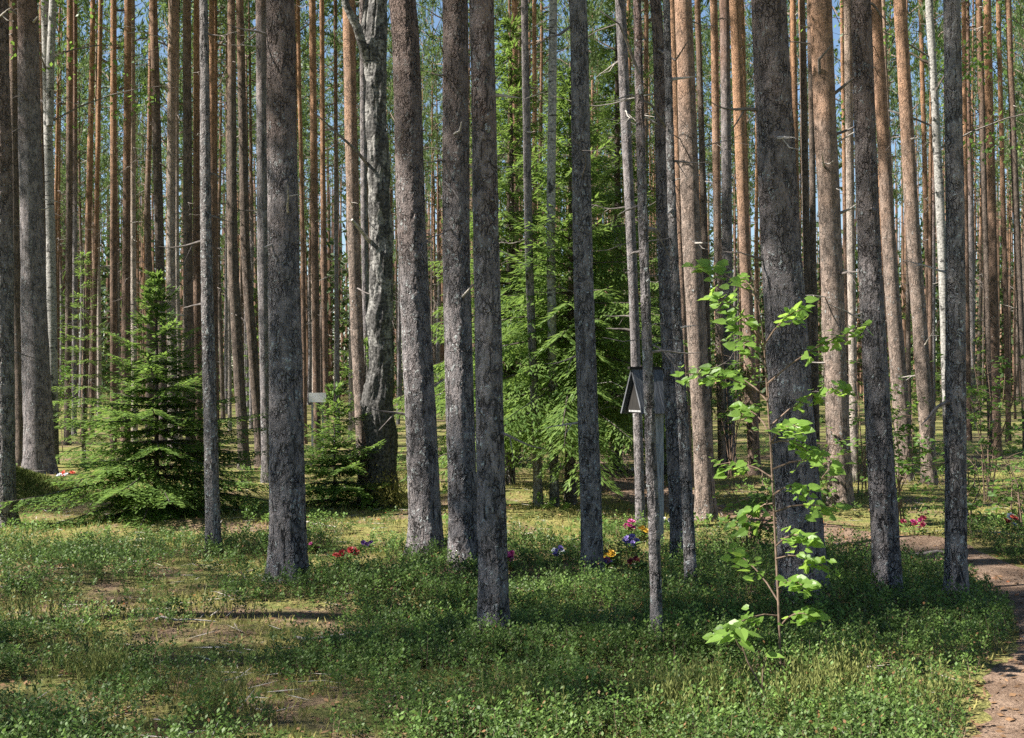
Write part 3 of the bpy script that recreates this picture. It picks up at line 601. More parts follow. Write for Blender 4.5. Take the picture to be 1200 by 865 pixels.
# ------------------------------------------------------------------ spruces
def spruce(name, u, v, H, Rb, label, mat, zlo=.12, whorls=22, nb=7, tw=16, seed=1, leafL=.055, leafW=.02, tops=1.0, droop=.35, trunk_r=.03, group=None, dead_low=0, per=5, lean=0, prof_e=1.05, hang=.18):
    X, Y = gp(u, v); z0 = hz(X, Y); rr = random.Random(seed); g2 = np.random.default_rng(seed)
    root = empty(name, (X, Y, z0)); tag(root, label, 'spruce tree', group)
    me, prof = trunk_mesh('trunk', [(-.2, 0, 0, trunk_r*1.1), (0, 0, 0, trunk_r), (H*.5, .02*H*.2+lean*.5, 0, trunk_r*.62), (H, lean, 0, .008)], M['spruce_bark'], 12, .25, .3, .03, seed)
    obj('trunk', me, root)
    mb = MB(); LP, LD, LN, LL = [], [], [], []
    for w in range(whorls):
        t = (w+.3*rr.random())/whorls; z = H*(zlo+(1-zlo)*t**.9)*.985+rr.uniform(-.04, .04)*H*.3*(1-t)
        R0 = Rb*((1-t)**prof_e)*.97+.05
        n = max(3, int(nb*(1-.6*t)))
        a0 = rr.uniform(0, 6.28)
        for b in range(n):
            if t > .5 and rr.random() < .18: continue
            a = a0+b*2*PI/n+rr.uniform(-.3, .3); L = R0*rr.choice((rr.uniform(.35, .75), rr.uniform(.7, 1.35)))
            ca, sa = math.cos(a), math.sin(a)
            upr = .5*t-.05; tip = .22
            pts = []
            for q in range(7):
                sft = q/6; rr_ = L*sft
                pts.append(Vector((float(np.interp(z, prof[0], prof[1]))+ca*rr_, sa*rr_, z+L*(upr*sft-droop*sft*sft*(1-t)+tip*sft**3)+rr.uniform(-.012, .012))))
            tube(mb, pts, [.011*L+.003]+[(.009*L+.002)*(1-q/7) for q in range(1, 7)], 4, 1, False)
            m = max(4, int(tw*(.35+.65*L/Rb)))
            for k in range(m):
                sft = .18+.82*(k+rr.random()*.5)/m; fi = min(5, int(sft*6)); p = pts[fi].lerp(pts[fi+1], sft*6-fi); d = (pts[fi+1]-pts[fi]).normalized()
                for sd in (-1, 1):
                    side = Vector((-sa*sd, ca*sd, -hang)); td = (d*.75+side*rr.uniform(.55, 1.0)).normalized(); tl = L*.42*(1.12-sft)*rr.uniform(.55, 1.2)+leafL*1.1
                    nn = max(2, int(tl/(leafL*.62)))
                    for j in range(nn):
                        fj = (j+.2)/nn; pp = p+td*tl*fj+Vector((0, 0, -.22*tl*fj*fj))
                        for e in (-1, 1):
                            LP.append(pp); LD.append(td*.9+side.cross(Vector((0, 0, 1)))*0+(d*e*-.4*sd)+Vector((rr.uniform(-.25, .25), rr.uniform(-.25, .25), rr.uniform(-.25, .2))))
                            LN.append((rr.uniform(-.4, .4), rr.uniform(-.4, .4), 1)); LL.append(leafL*rr.uniform(.75, 1.3))
            LP.append(pts[-1]); LD.append(pts[-1]-pts[-2]); LN.append((0, 0, 1)); LL.append(leafL*1.4)
    P = np.array([tuple(p) for p in LP]); D = np.array([tuple(p) for p in LD]); LL = np.array(LL)
    V, Fq = diamonds(P, D, np.array(LN, float), LL, LL/leafL*leafW, .4); mb.add(V, Fq, 0)
    obj('crown', mb.build('spruce_crown', [M[mat], M['spruce_bark']]), root)
    for i in range(dead_low):
        a = rr.uniform(0, 6.28); o = obj('dead_branch', rr.choice(DB_LONG), root, (math.cos(a)*trunk_r*.8, math.sin(a)*trunk_r*.8, rr.uniform(.3, H*zlo+.6))); o.rotation_euler = (rr.uniform(-.4, .4), rr.uniform(0, .5), a)
    return root
spruce('spruce_tree', 183, 606, 2.8, 1.5, 'young bushy spruce with spreading sunlit tiers down to the ground', 'spruce_needle', .02, 28, 11, 22, 5, .06, .024, droop=.40, trunk_r=.035, prof_e=1.25)
spruce('spruce_tree', 392, 594, 1.5, .75, 'small spruce under the white board, between thick pine and gnarled birch', 'spruce_needle', .05, 16, 9, 16, 9, .06, .024, droop=.25, trunk_r=.02)
spruce('spruce_tree', 428, 580, 2.2, .62, 'low thin spruce behind the foot of the gnarled birch', 'spruce_needle', .05, 13, 6, 10, 19, .06, .024, droop=.25, trunk_r=.02)
spruce('spruce_tree', 598, 571, 6.8, 1.5, 'big spruce behind the central reddish-grey pine and the slim birch', 'spruce_big', .16, 32, 11, 18, 21, .10, .024, hang=.5, droop=.55, trunk_r=.07, dead_low=8)
spruce('spruce_tree', 668, 594, 5.4, 1.55, 'big drooping spruce partly behind the lone lichened pine', 'spruce_big', .2, 28, 11, 18, 22, .10, .024, hang=.5, droop=.5, trunk_r=.07, dead_low=8)
spruce('spruce_tree', 722, 554, 8.2, 1.7, 'big spruce with bare lower trunk left of the grave post roof', 'spruce_big', .12, 38, 11, 18, 23, .10, .024, hang=.5, droop=.5, trunk_r=.10, dead_low=10)
spruce('spruce_tree', 545, 548, 4.6, 1.15, 'spruce glimpsed between the two grey front pines left of centre', 'spruce_big', .06, 20, 7, 11, 24, .085, .024, droop=.45, trunk_r=.05)
spruce('spruce_tree', 780, 556, 4.0, .85, 'narrow spruce behind the pair of pines right of the grave post', 'spruce_big', .2, 16, 6, 10, 26, .085, .024, droop=.45, trunk_r=.05)
spruce('spruce_tree', 98, 548, 3.9, .85, 'lean pale spruce between the forked birch and the young bushy spruce', 'spruce_big', .08, 18, 6, 10, 25, .08, .02, droop=.5, trunk_r=.04)

YS = [spruce('spruce_tree', 300, 500, 4.5, 1.1, 'young spruce deep among the crowded far trunks', 'spruce_big', .05, 15, 6, 8, 40, .13, .05, droop=.45, trunk_r=.05, group='young spruces of the far stand'),
      spruce('spruce_tree', 1140, 503, 3.4, 1.0, 'young spruce deep among the crowded far trunks', 'spruce_big', .05, 13, 6, 8, 41, .13, .05, droop=.4, trunk_r=.05, group='young spruces of the far stand')]
# ------------------------------------------------------------------ far stand: individual pines sharing meshes
def snaggy(me, prof, seed):
    rr = random.Random(900+seed); mb = MB()
    V = np.empty(len(me.vertices)*3, np.float32); me.vertices.foreach_get('co', V)
    mb.add(V.reshape(-1, 3), np.array([p.vertices[:] for p in me.polygons if len(p.vertices) == 4]), 0)
    for i in range(34):
        z = rr.uniform(2.5, 13.5); a = rr.uniform(0, 6.28); L = rr.uniform(.2, 1.1)*(.6+z/16); d = Vector((math.cos(a), math.sin(a), rr.uniform(-.5, .35)))
        p = Vector((float(np.interp(z, prof[0], prof[1])), float(np.interp(z, prof[0], prof[2])), z)); q1 = p+d*L*.5+Vector((rr.uniform(-.1, .1), rr.uniform(-.1, .1), rr.uniform(-.06, .1))); q2 = p+d*L+Vector((rr.uniform(-.2, .2), rr.uniform(-.2, .2), rr.uniform(-.2, .1)))
        tube(mb, [p, q1, q2], [.016, .011, .005], 4, 1, False)
        if L > .5:
            e = d.cross(Vector((0, 0, rr.choice((-1, 1)))))*.5+d*.5; tube(mb, [q1, q1+e*L*.3, q1+e*L*.5+Vector((0, 0, -.1))], [.008, .005, .003], 4, 1, False)
    return mb.build('far_trunk', [me.materials[0], M['twig']], True)
FT = []
for i in range(8):
    rr = random.Random(300+i); ctrl = [(-.3, 0, 0, .125), (0, 0, 0, .125)]; x = y = 0
    for z in (3, 6, 9, 12, 15, 18): x += rr.uniform(-.12, .12); y += rr.uniform(-.1, .1); ctrl.append((z, x, y, .125*(1-z/20.5)))
    me, prof = trunk_mesh('far_trunk', ctrl, (M[('far_warm', 'far_orange', 'grey', 'far_warm', 'grey', 'far_orange', 'pale', 'far_warm')[i]]), 9, .5, .2, .04, i); FT.append((snaggy(me, prof, i), prof))
def placed_ok(x, y, d):
    return all((x-a)**2+(y-b)**2 > d*d for a, b in tree_xy)
def far_pine(x, y, label, group, snags=3, cw=None):
    me, prof = R.choice(FT); sc = R.uniform(.88, 1.12); root = empty('pine_tree', (x, y, hz(x, y)), R.uniform(0, 6.28)); root.scale = (sc*R.uniform(.38, 1.0),)*2+(sc,)
    tag(root, label, 'pine tree', group); obj('trunk', me, root)
    ch = R.uniform(6.5, 10.5); o = obj('crown', R.choice(CROWNS if cw or y < 24 else THIN_CROWNS), root, (float(np.interp(18-ch+2, prof[0], prof[1])), float(np.interp(18-ch+2, prof[0], prof[2])), 18.2-ch), R.uniform(0, 6.28), (cw or R.uniform(.8, 1.3),)*2+(ch/7,))
    tree_xy.append((x, y))
cnt = 0
for t in range(9000):
    Y = 24+52*(R.random()**.75); X = R.uniform(-.46, .46)*Y
    if not placed_ok(X, Y, 1.35+(Y-24)*.012): continue
    far_pine(X, Y, 'slender straight pine among the crowded trunks far back in the forest', 'slender pines of the far stand', 7 if Y < 45 else 4); cnt += 1
    if cnt >= 225: break

for i in range(15):
    for t in range(60):
        Y = R.uniform(30, 72); X = R.uniform(-.44, .44)*Y
        if placed_ok(X, Y, 1.0): break
    src = YS[i % 2]; c = src.copy(); col.objects.link(c); c.location = (X, Y, hz(X, Y)); c.rotation_euler.z = R.uniform(0, 6.28); q = R.uniform(.6, 1.7); c.scale = (q*R.uniform(.8, 1.1),)*2+(q,)
    for ch_ in list(src.children): d = ch_.copy(); col.objects.link(d); d.parent = c
    tree_xy.append((X, Y))

# pines around the camera and outside the view: they cast the shade of the foreground
TGT = [(3.2, 9.1, .95), (1.2, 10.6, .75), (-1.3, 9.3, .7), (5.3, 8.4, .5), (-4.1, 10.7, 1.0), (5.4, 9.7, 1.05), (.3, 7.8, .62), (3.2, 8.0, .55), (-2.1, 7.2, .8), (-3.4, 5.9, .9), (-6.2, 8.6, 1.0), (-1.8, 5.4, .55)]
CWS = {}
for (gx_, gy_, cw_) in TGT:               # pines up-sun of the foreground, whose crowns shade these spots
    p_ = (gx_+SD.x/SD.z*14.5, gy_+SD.y/SD.z*14.5); CWS[p_] = cw_
SH = list(CWS)+[
      (-16.6, 18.0), (5.6, 4.4), (7.0, 9.2), (8.8, 13.5), (10.6, 18.5)]
for i in range(34):                       # a wider ring of the same stand, behind and to both sides of the viewer
    a = i*2*PI/34+R.uniform(-.06, .06); q = R.uniform(21, 34)
    X, Y = q*math.cos(a), q*math.sin(a)*.9
    if (X < 0 and -8 < Y < 10 and X > -24) or (Y > 2 and abs(X) < .5*Y): continue
    SH.append((X, Y))
SH += [(-.43*q_-o_, q_) for q_, o_ in ((19, 3.5), (21, 7), (23, 2.2), (25, 6), (27, 9.5), (29, 3), (31, 7), (33.5, 2.5), (36, 6), (38, 10), (41, 3), (44, 7), (48, 4), (27, 13))]
SH += [(3.2, -4), (-3.4, -6), (7.5, -2), (9.5, 4.5), (0, -11), (11.5, 9.5), (5, -9), (-5, -13), (12.5, 0)]
for (x, y) in SH:
    if placed_ok(x, y, .8): far_pine(x, y, 'tall pine standing just outside the view of the photo', 'pines around the viewpoint', 2, CWS.get((x, y), 1.0))

# farther woods: one mass
mb = MB(); rr = random.Random(77)
for i in range(950):
    Y = rr.uniform(76, 125); X = rr.uniform(-.52, .52)*Y; H = rr.uniform(16, 21); b = hz(X, Y)-.3; lx = rr.uniform(-.4, .4)
    tube(mb, [(X, Y, b), (X+lx*.5, Y, b+H*.5), (X+lx, Y, b+H)], [.13, .10, .03], 6, 1, False)
nP = 80000
Yp = rng.uniform(78, 128, nP); Xp = rng.uniform(-.52, .52, nP)*Yp; Zp = np.where(rng.random(nP) < .12, rng.uniform(10, 20.5, nP), rng.uniform(.2, 11.5, nP))
keep = np.sin(Xp*1.9+Yp*.7)+np.sin(Xp*.83-Yp*1.3+Zp*.5)+np.sin(Zp*1.4+Xp*.9) > np.where(Zp < 10.5, -1.5, -.3)
P = np.stack([Xp, Yp, Zp], 1)[keep]
V, Fq = diamonds(P, rand_dirs(len(P)), rand_dirs(len(P)), rng.uniform(.45, .95, len(P)), rng.uniform(.14, .3, len(P))); mb.add(V, Fq, 0)
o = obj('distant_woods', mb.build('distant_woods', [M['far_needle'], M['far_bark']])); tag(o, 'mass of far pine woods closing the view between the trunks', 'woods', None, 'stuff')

# ------------------------------------------------------------------ broadleaf sapling
SX, SY = gp(916, 800)
def SP(u, v, dy=0.0):
    Yd = SY+dy; return Vector(((u-CX)/F*Yd, Yd, EYE-(v-HZ)/F*Yd))
sap = empty('linden_sapling', (SX, SY, hz(SX, SY))); tag(sap, 'bright leafy broadleaf sapling glowing before the thickest pine', 'sapling')
inv = Vector((SX, SY, hz(SX, SY)))
mb = MB()
stem_px = [(916, 805), (914, 760), (912, 700), (909, 640), (906, 580), (903, 520), (899, 460), (895, 400), (888, 350), (880, 318)]
tube(mb, [SP(u, v, .02*i)-inv for i, (u, v) in enumerate(stem_px)], [.008, .0075, .007, .0065, .006, .0055, .005, .004, .003, .002], 8)
obj('stem', mb.build('stem', [M['stem']], True), sap)
BR = [((899, 465), (800, 438), -.15, 17), ((895, 400), (835, 345), -.1, 13), ((888, 352), (868, 332), .1, 6), ((888, 350), (812, 312), .45, 14), ((895, 405), (942, 362), -.1, 13),
      ((899, 450), (1012, 384), -.12, 17), ((902, 500), (988, 452), .05, 13), ((903, 520), (935, 500), -.3, 12), ((903, 520), (955, 535), -.2, 10), ((905, 560), (838, 545), .2, 9),
      ((906, 580), (950, 578), -.1, 8), ((906, 590), (868, 622), .25, 11), ((909, 640), (950, 632), -.25, 13), ((909, 655), (972, 668), .05, 11), ((911, 690), (945, 690), -.3, 12),
      ((912, 705), (860, 648), .3, 12), ((912, 722), (845, 744), -.1, 15), ((913, 735), (950, 722), -.15, 10), ((903, 510), (870, 480), .3, 9), ((897, 430), (870, 400), .2, 9), ((905, 550), (985, 545), .4, 9), ((895, 410), (860, 372), -.2, 8), ((899, 470), (848, 440), .3, 8), ((907, 600), (985, 600), .35, 8)]
rr = random.Random(15)
for (a, b, dy, nl) in BR:
    mb = MB(); A = SP(a[0], a[1], .05)-inv; B = SP(b[0], b[1], dy)-inv
    mid = A.lerp(B, .5)+Vector((0, 0, .04)); pts = [A, A.lerp(mid, .5)+Vector((0, 0, .012)), mid, mid.lerp(B, .5)+Vector((0, 0, .01)), B]
    tube(mb, pts, [.005, .0045, .004, .003, .0018], 5, 1)
    P, D, Nn, L = [], [], [], []; ax_ = (B-A).normalized(); sd = ax_.cross(Vector((0, 0, 1))).normalized()
    nl = int(nl*2.7)
    for k in range(nl):
        t = .35+.67*(k+.5)/nl; q = pts[0].lerp(pts[2], t*2) if t < .5 else pts[2].lerp(pts[4], min(1, t*2-1)); sgn = 1 if k % 2 else -1
        dd = ax_*rr.uniform(.2, .9)+sd*sgn*rr.uniform(.5, 1)+Vector((0, 0, rr.uniform(-.5, .1)))
        dd.normalize(); q2 = q+dd*.02+Vector((rr.gauss(0, .022), rr.gauss(0, .026), rr.gauss(0, .024)))
        P.append(tuple(q2)); D.append(tuple(dd)); Nn.append((rr.gauss(-.35, .4), rr.gauss(-.55, .4), .8)); L.append(rr.uniform(.034, .072))
    L = np.array(L); broad_leaves(mb, np.array(P), np.array(D), np.array(Nn), L, L*rng.uniform(.85, 1.05, len(L)), 0)
    obj('leafy_branch', mb.build('leafy_branch', [M['sapling'], M['stem']]), sap)

def shrub(name, u, v, H, W, n, label, mat, seed, L=.07, stems=6, group=None, cat='shrub', zlo=.25):
    X, Y = gp(u, v); rr = random.Random(seed); g2 = np.random.default_rng(seed); root = empty(name, (X, Y, hz(X, Y))); tag(root, label, cat, group)
    mb = MB(); ms = MB(); Ps = []; Ds = []
    for i in range(stems):
        a = rr.uniform(0, 6.28); e = Vector((math.cos(a)*W*rr.uniform(.2, .6), math.sin(a)*W*.5*rr.uniform(.2, .8), H*rr.uniform(.65, 1.0))); base = Vector((rr.gauss(0, .05), rr.gauss(0, .05), -.04))
        pts = [base, base.lerp(e, .33)+Vector((-.1*e.x, 0, .06)), base.lerp(e, .66)+Vector((.05, 0, .03)), e]
        tube(ms, pts, [.010, .008, .006, .003], 5)
        for b in range(7):
            t = rr.uniform(zlo, 1); q = pts[0].lerp(pts[3], t); a2 = rr.uniform(0, 6.28); d = Vector((math.cos(a2), math.sin(a2), rr.uniform(.0, .5))); l = W*rr.uniform(.25, .55)
            tube(ms, [q, q+d*l*.5, q+d*l+Vector((0, 0, -.08*l))], [.004, .003, .0015], 4)
            for k in range(max(1, n//(stems*7))):
                s2 = rr.uniform(.3, 1.05); p = q+d*l*s2; Ps.append((p.x+rr.gauss(0, .04), p.y+rr.gauss(0, .04), p.z+rr.gauss(0, .03))); Ds.append((d.x+rr.gauss(0, .7), d.y+rr.gauss(0, .7), rr.uniform(-.6, .2)))
    Ps, Ds = np.array(Ps), np.array(Ds); l = g2.uniform(L*.7, L*1.2, len(Ps))
    broad_leaves(mb, Ps, Ds, np.stack([g2.normal(0, .4, len(Ps)), g2.normal(-.2, .4, len(Ps)), np.ones(len(Ps))], 1), l, l*.8)
    obj('stems', ms.build('stems', [M['stem']]), root); obj('foliage', mb.build('foliage', [M[mat]]), root)
    return root
shrub('leafy_shrub', 1050, 610, 1.5, .75, 620, 'leafy green shrub rising between the dark lichened pine and the pale-footed pine', 'broad', 1, .065)
shrub('leafy_shrub', 1010, 585, 1.9, .7, 420, 'tall loose shrub behind the sapling and the patchy orange pine', 'broad', 2, .065)
shrub('leafy_shrub', 1160, 585, 2.2, 1.0, 620, 'loose tall shrub on the far bank right of the straight bluish pine', 'broad', 3, .07, zlo=.35)
shrub('leafy_shrub', 1125, 640, .85, .6, 260, 'low shrub of drooping twigs right behind the straight bluish pine', 'broad', 4, .06)
shrub('leafy_shrub', 1195, 628, .8, .5, 240, 'low shrub beside the red grave flowers at the right border', 'broad', 5, .06)
shrub('leafy_shrub', 880, 640, .8, .8, 260, 'low shady shrub with broad leaves behind the stem of the sapling', 'broad', 6, .07)
shrub('leafy_shrub', 940, 600, 1.0, .9, 260, 'low shrub behind the foot of the thickest pine', 'broad', 7, .07)
shrub('leafy_shrub', 855, 560, 2.5, 1.0, 520, 'tall shady shrub behind the upper left leaves of the sapling', 'broad', 8, .075, zlo=.4)
shrub('leafy_shrub', 65, 530, 2.6, 1.3, 420, 'leafy bush at the foot of the forked birch', 'broad', 9, .09)
# bare little sapling in front
X, Y = gp(905, 838); tw = empty('bare_sapling', (X, Y, hz(X, Y))); tag(tw, 'small bare forked twig sapling with a few leaves low in front', 'sapling')
s = Y/F; mb = MB(); Q = lambda u, v, dy=0: Vector(((u-905)*s, dy, EYE-(v-HZ)*s-hz(X, Y)))
tube(mb, [Q(906, 845), Q(898, 815), Q(888, 798), Q(876, 775), Q(868, 752)], [.006, .005, .0045, .004, .003], 6); tube(mb, [Q(893, 806), Q(894, 785), Q(899, 768)], [.004, .003, .002], 5); tube(mb, [Q(872, 764), Q(866, 758), Q(862, 749)], [.003, .0025, .0015], 5)
obj('stem', mb.build('stem', [M['stem']], True), tw)
mb = MB(); P = np.array([tuple(Q(u, v, d)) for u, v, d in ((868, 752, 0), (860, 748, .02), (878, 742, -.02), (852, 742, .03), (870, 740, .05), (899, 768, 0), (845, 746, -.02))]); D = np.array([(.5, -.3, -.3), (-.8, .1, -.3), (.7, .3, -.2), (-.9, -.3, -.35), (.1, -.8, -.4), (.6, -.2, 0), (-.9, .2, -.3)])
broad_leaves(mb, P, D, np.tile((0., -.3, 1.), (7, 1)), np.full(7, .085), np.full(7, .075)); obj('foliage', mb.build('foliage', [M['sapling']]), tw)

# ------------------------------------------------------------------ grave post with little roof
X, Y = gp(771, 640); z0 = hz(X, Y); s = Y/F
M['wood'] = plain('weathered_board', (.29, .29, .29), .85, .4, 14, .004, (6, 6, .5))
M['roofwood'] = plain('roof_board', (.10, .104, .112), .85, .4, 14, .004, (6, 1, .6))  # grey boards, darkened to carry the shade on the left slope
M['shaded_wood'] = plain('gable_shade', (.022, .02, .018), .9, .3, 14, .003, (6, 6, .6))  # near-black tone, the shade under the roof put into the colour
gr = empty('grave_post', (X, Y, z0), math.radians(29)); tag(gr, 'grey weathered wooden grave post under a small gabled roof', 'grave marker')
mb = MB(); box(mb, (0, 0, .62), (.095, .055, 1.34)); obj('post', mb.build('post', [M['wood']]), gr)
top, hw, hh, dl, rx = 1.66, .165, .40, .21, -.095     # ridge height, half span, rise, half length along the ridge
for sd in (-1, 1):
    L = math.hypot(hw, hh); ang = math.atan2(hh, hw)
    mb = MB(); nb = 5
    for k in range(nb):
        w = 2*dl/nb; c = Vector((rx-dl+w*(k+.5), sd*hw/2, top-hh/2)); Rm = Matrix.Rotation(-sd*ang, 3, 'X')
        box(mb, tuple(c+Vector((0, 0, .002*(k % 2)))), (w-.004, L*1.06, .016), 0, Rm)
    obj('roof_slope', mb.build('roof_slope', [M['roofwood']]), gr)
mb = MB(); box(mb, (rx, 0, top+.012), (2*dl+.05, .035, .024)); obj('ridge_board', mb.build('ridge_board', [M['shaded_wood']]), gr)
for sd in (-1, 1):  # added sheets standing in for the shade inside the open gable
    mb = MB(); x0 = rx+sd*(dl-.05); t = .012
    Vv = [(x0+e*t/2, yq, zq) for e in (-1, 1) for (yq, zq) in ((-hw*.86, top-hh*.94), (hw*.86, top-hh*.94), (0, top-.05))]
    mb.add(Vv, [(0, 1, 2), (3, 5, 4)]); mb.add(Vv, [(0, 3, 4, 1), (1, 4, 5, 2), (2, 5, 3, 0)]); obj('gable_shade', mb.build('gable_shade', [M['shaded_wood']]), gr)
mb = MB(); box(mb, (rx, 0, top-hh*.97), (2*dl-.09, .20, .018)); obj('cross_rail', mb.build('cross_rail', [M['wood']]), gr)

# white board on two legs far between the trunks
M['white'] = plain('white_paint', (.74, .74, .72), .6, .06, 6)
X, Y = gp(372, 535); wb_ = empty('white_board', (X, Y, hz(X, Y)), .1); tag(wb_, 'small white board showing above the low spruce beside the thick pine', 'board')
s = Y/F; mb = MB(); box(mb, (0, 0, EYE-(467.5-HZ)*s), (20*s, .04, 11*s)); obj('panel', mb.build('panel', [M['white']]), wb_)
for q in (-1, 1):
    mb = MB(); box(mb, (q*6*s, .035, .50), (.04, .03, 1.1)); obj('leg', mb.build('leg', [M['wood']]), wb_)

# ------------------------------------------------------------------ grave flowers
def petal_mat(name, c): return leaf_mat(name, tuple(x*.7 for x in c), c, .25, .5, .3)
FC = {'red': (.34, .035, .035), 'pink': (.55, .09, .28), 'magenta': (.42, .04, .18), 'lilac': (.38, .28, .68), 'violet': (.16, .07, .28), 'yellow': (.58, .36, .04), 'maroon': (.22, .02, .05), 'coral': (.70, .16, .10), 'white': (.72, .74, .78)}
FM = {k: petal_mat('petals_'+k, v) for k, v in FC.items()}
def bloom_mesh(c, r, seed):
    g2 = np.random.default_rng(seed); mb = MB()
    for ring, (n, tilt, sc) in enumerate(((7, .25, 1.), (6, .7, .8), (4, 1.2, .55))):
        a = np.arange(n)*2*PI/n+ring*.5+g2.uniform(-.15, .15, n); D = np.stack([np.cos(a)*math.cos(tilt), np.sin(a)*math.cos(tilt), np.full(n, math.sin(tilt))], 1)
        V, Fq = diamonds(np.zeros((n, 3)), D, np.tile((0., 0., 1.), (n, 1))+g2.normal(0, .1, (n, 3)), np.full(n, r*sc), np.full(n, r*.75*sc), .62); mb.add(V, Fq)
    return mb.build('bloom', [FM[c]])
BL = {(c, i): bloom_mesh(c, .05, i) for c in FC for i in range(2)}
def bouquet(u, v, cols, n, spread, hgt, label, seed, sc=1.0):
    X, Y = gp(u, v+hgt/2/(Y_of(v))*F if False else v); rr = random.Random(seed); root = empty('grave_flowers', (X, Y, hz(X, Y))); tag(root, label, 'flowers', 'flowers laid on the graves')
    ms = MB(); P, D = [], []
    for i in range(n):
        a = rr.uniform(0, 6.28); rd = spread*math.sqrt(rr.random()); p = Vector((math.cos(a)*rd, math.sin(a)*rd, hgt*rr.uniform(.55, 1.05)))
        o = obj('bloom', BL[(cols[i % len(cols)], i % 2)], root, tuple(p)); o.rotation_euler = (rr.uniform(.3, 1.1), rr.uniform(-.4, .4), rr.uniform(-.6, .6)); o.scale = (sc*.68*rr.uniform(.7, 1.25),)*3
        tube(ms, [(p.x*.3, p.y*.3, -.03), tuple(p*.6), tuple(p)], [.003, .003, .002], 4)
    obj('stems', ms.build('stems', [M['heather']]), root)
    for i in range(26):
        a = rr.uniform(0, 6.28); rd = spread*rr.random(); P.append((math.cos(a)*rd, math.sin(a)*rd, hgt*rr.uniform(.1, .7))); D.append((math.cos(a), math.sin(a), rr.uniform(-.1, .6)))
    mb = MB(); l = np.full(len(P), .07); broad_leaves(mb, np.array(P), np.array(D), np.tile((0., -.3, 1.), (len(P), 1)), l, l*.5); obj('foliage', mb.build('foliage', [M['berry_light']]), root)
def Y_of(v): return F*EYE/(v-HZ)
for args in [
 (405, 663, ['red'], 10, .09, .17, 'cluster of bright red flowers right of the thick furrowed pine', 1, 1.0),
 (366, 650, ['pink', 'red'], 4, .05, .08, 'small pink and red blooms against the foot of the thick furrowed pine', 2, .8),
 (428, 648, ['violet'], 5, .06, .10, 'dusky violet flowers beyond the bright red cluster', 3, .8),
 (598, 672, ['magenta', 'pink'], 5, .05, .14, 'magenta flowers just right of the central reddish-grey pine', 4, 1.0),
 (656, 664, ['lilac', 'white'], 5, .05, .10, 'pale lilac and white blooms left of the lone lichened pine', 5, .9),
 (716, 667, ['yellow'], 4, .04, .13, 'yellow flowers low on the ground right of the lone lichened pine', 6, 1.1),
 (709, 672, ['pink', 'lilac'], 4, .04, .10, 'pinkish-lilac blooms touching the lone lichened pine', 7, .9),
 (737, 650, ['lilac'], 8, .08, .16, 'big lilac bunch between the lone lichened pine and the grave post', 8, 1.1),
 (738, 633, ['magenta', 'pink'], 6, .05, .18, 'upright magenta flowers behind the lilac bunch', 9, 1.0),
 (754, 638, ['yellow'], 4, .05, .16, 'yellow flowers at the foot of the grave post', 10, 1.1),
 (748, 672, ['coral', 'maroon'], 6, .08, .10, 'faded red flowers in front of the lilac bunch', 11, .9),
 (783, 620, ['white', 'lilac'], 4, .06, .10, 'white and bluish flowers just beyond the grave post', 12, 1.0),
 (747, 560, ['pink', 'white', 'lilac'], 5, .10, .22, 'pink and bluish flowers far behind the grave post', 13, 1.4),
 (1072, 634, ['maroon', 'magenta'], 10, .13, .17, 'dark red bunch of flowers between the two front pines by the path', 14, 1.0),
 (1187, 640, ['red', 'coral', 'white'], 6, .10, .20, 'red and white flowers by the low shrub at the right border', 15, 1.0),
 (76, 568, ['coral', 'white'], 7, .12, .16, 'coral and white flowers beside the mossy mound', 16, 1.3),
]: bouquet(*args)

# ------------------------------------------------------------------ undergrowth (ground cover)
FLW = [(405, 665), (366, 652), (428, 650), (598, 674), (656, 667), (716, 670), (709, 674), (737, 655), (754, 642), (748, 675), (1072, 636), (1187, 642)]
def cover_density(x, y):
    u = CX+x*F/y; v = HZ+F*EYE/y
    n1 = np.sin(1.7*x+.9*y+.5)+np.sin(2.9*x-2.1*y)+np.sin(1.1*y+3.3*x+2)+.7*np.sin(6.3*x+4.1*y); n1 = n1/3.7
    d = np.where(v > 760, .85, np.where(v > 640, .9, .28))
    def blob(cu, cv, ru, rv): return np.exp(-((u-cu)/ru)**2-((v-cv)/rv)**2)
    d = d-.5*blob(150, 728, 190, 38)-.75*blob(360, 735, 110, 14)-.7*blob(60, 770, 110, 9)-.5*blob(640, 795, 120, 8)-.4*blob(860, 790, 80, 8)-.5*blob(430, 815, 90, 8)+.35*blob(395, 708, 120, 20)+.4*blob(220, 640, 110, 18)+.3*blob(60, 690, 80, 18)
    for (fu, fv) in FLW: d = d-.9*blob(fu, fv+2, 16, 7)
    d = d-.5*blob(130, 830, 190, 34)-.2*blob(330, 800, 90, 16)-.3*blob(700, 838, 60, 10)-.35*blob(420, 655, 120, 20)-.3*blob(400, 850, 60, 15)+.3*blob(790, 720, 330, 50)+.25*blob(1080, 730, 120, 30)
    n2 = np.sin(9.1*x+3.*np.sin(4.3*y))*np.sin(8.3*y+2.6*np.sin(5.1*x+1))+.6*np.sin(17.*x+5*y)*np.sin(15.*y-6*x)
    return np.clip(d+.5*n1-.15+.7*n2*.5-.3*np.clip((620-u)/300, 0, 1), 0.03, 1.0)*(path_dist(x, y) > .02)
def scatter(n, y0, y1, half=.47, power=1.0):
    Yp = y0+(y1-y0)*rng.random(n)**power; Xp = rng.uniform(-half, half, n)*Yp; return Xp, Yp
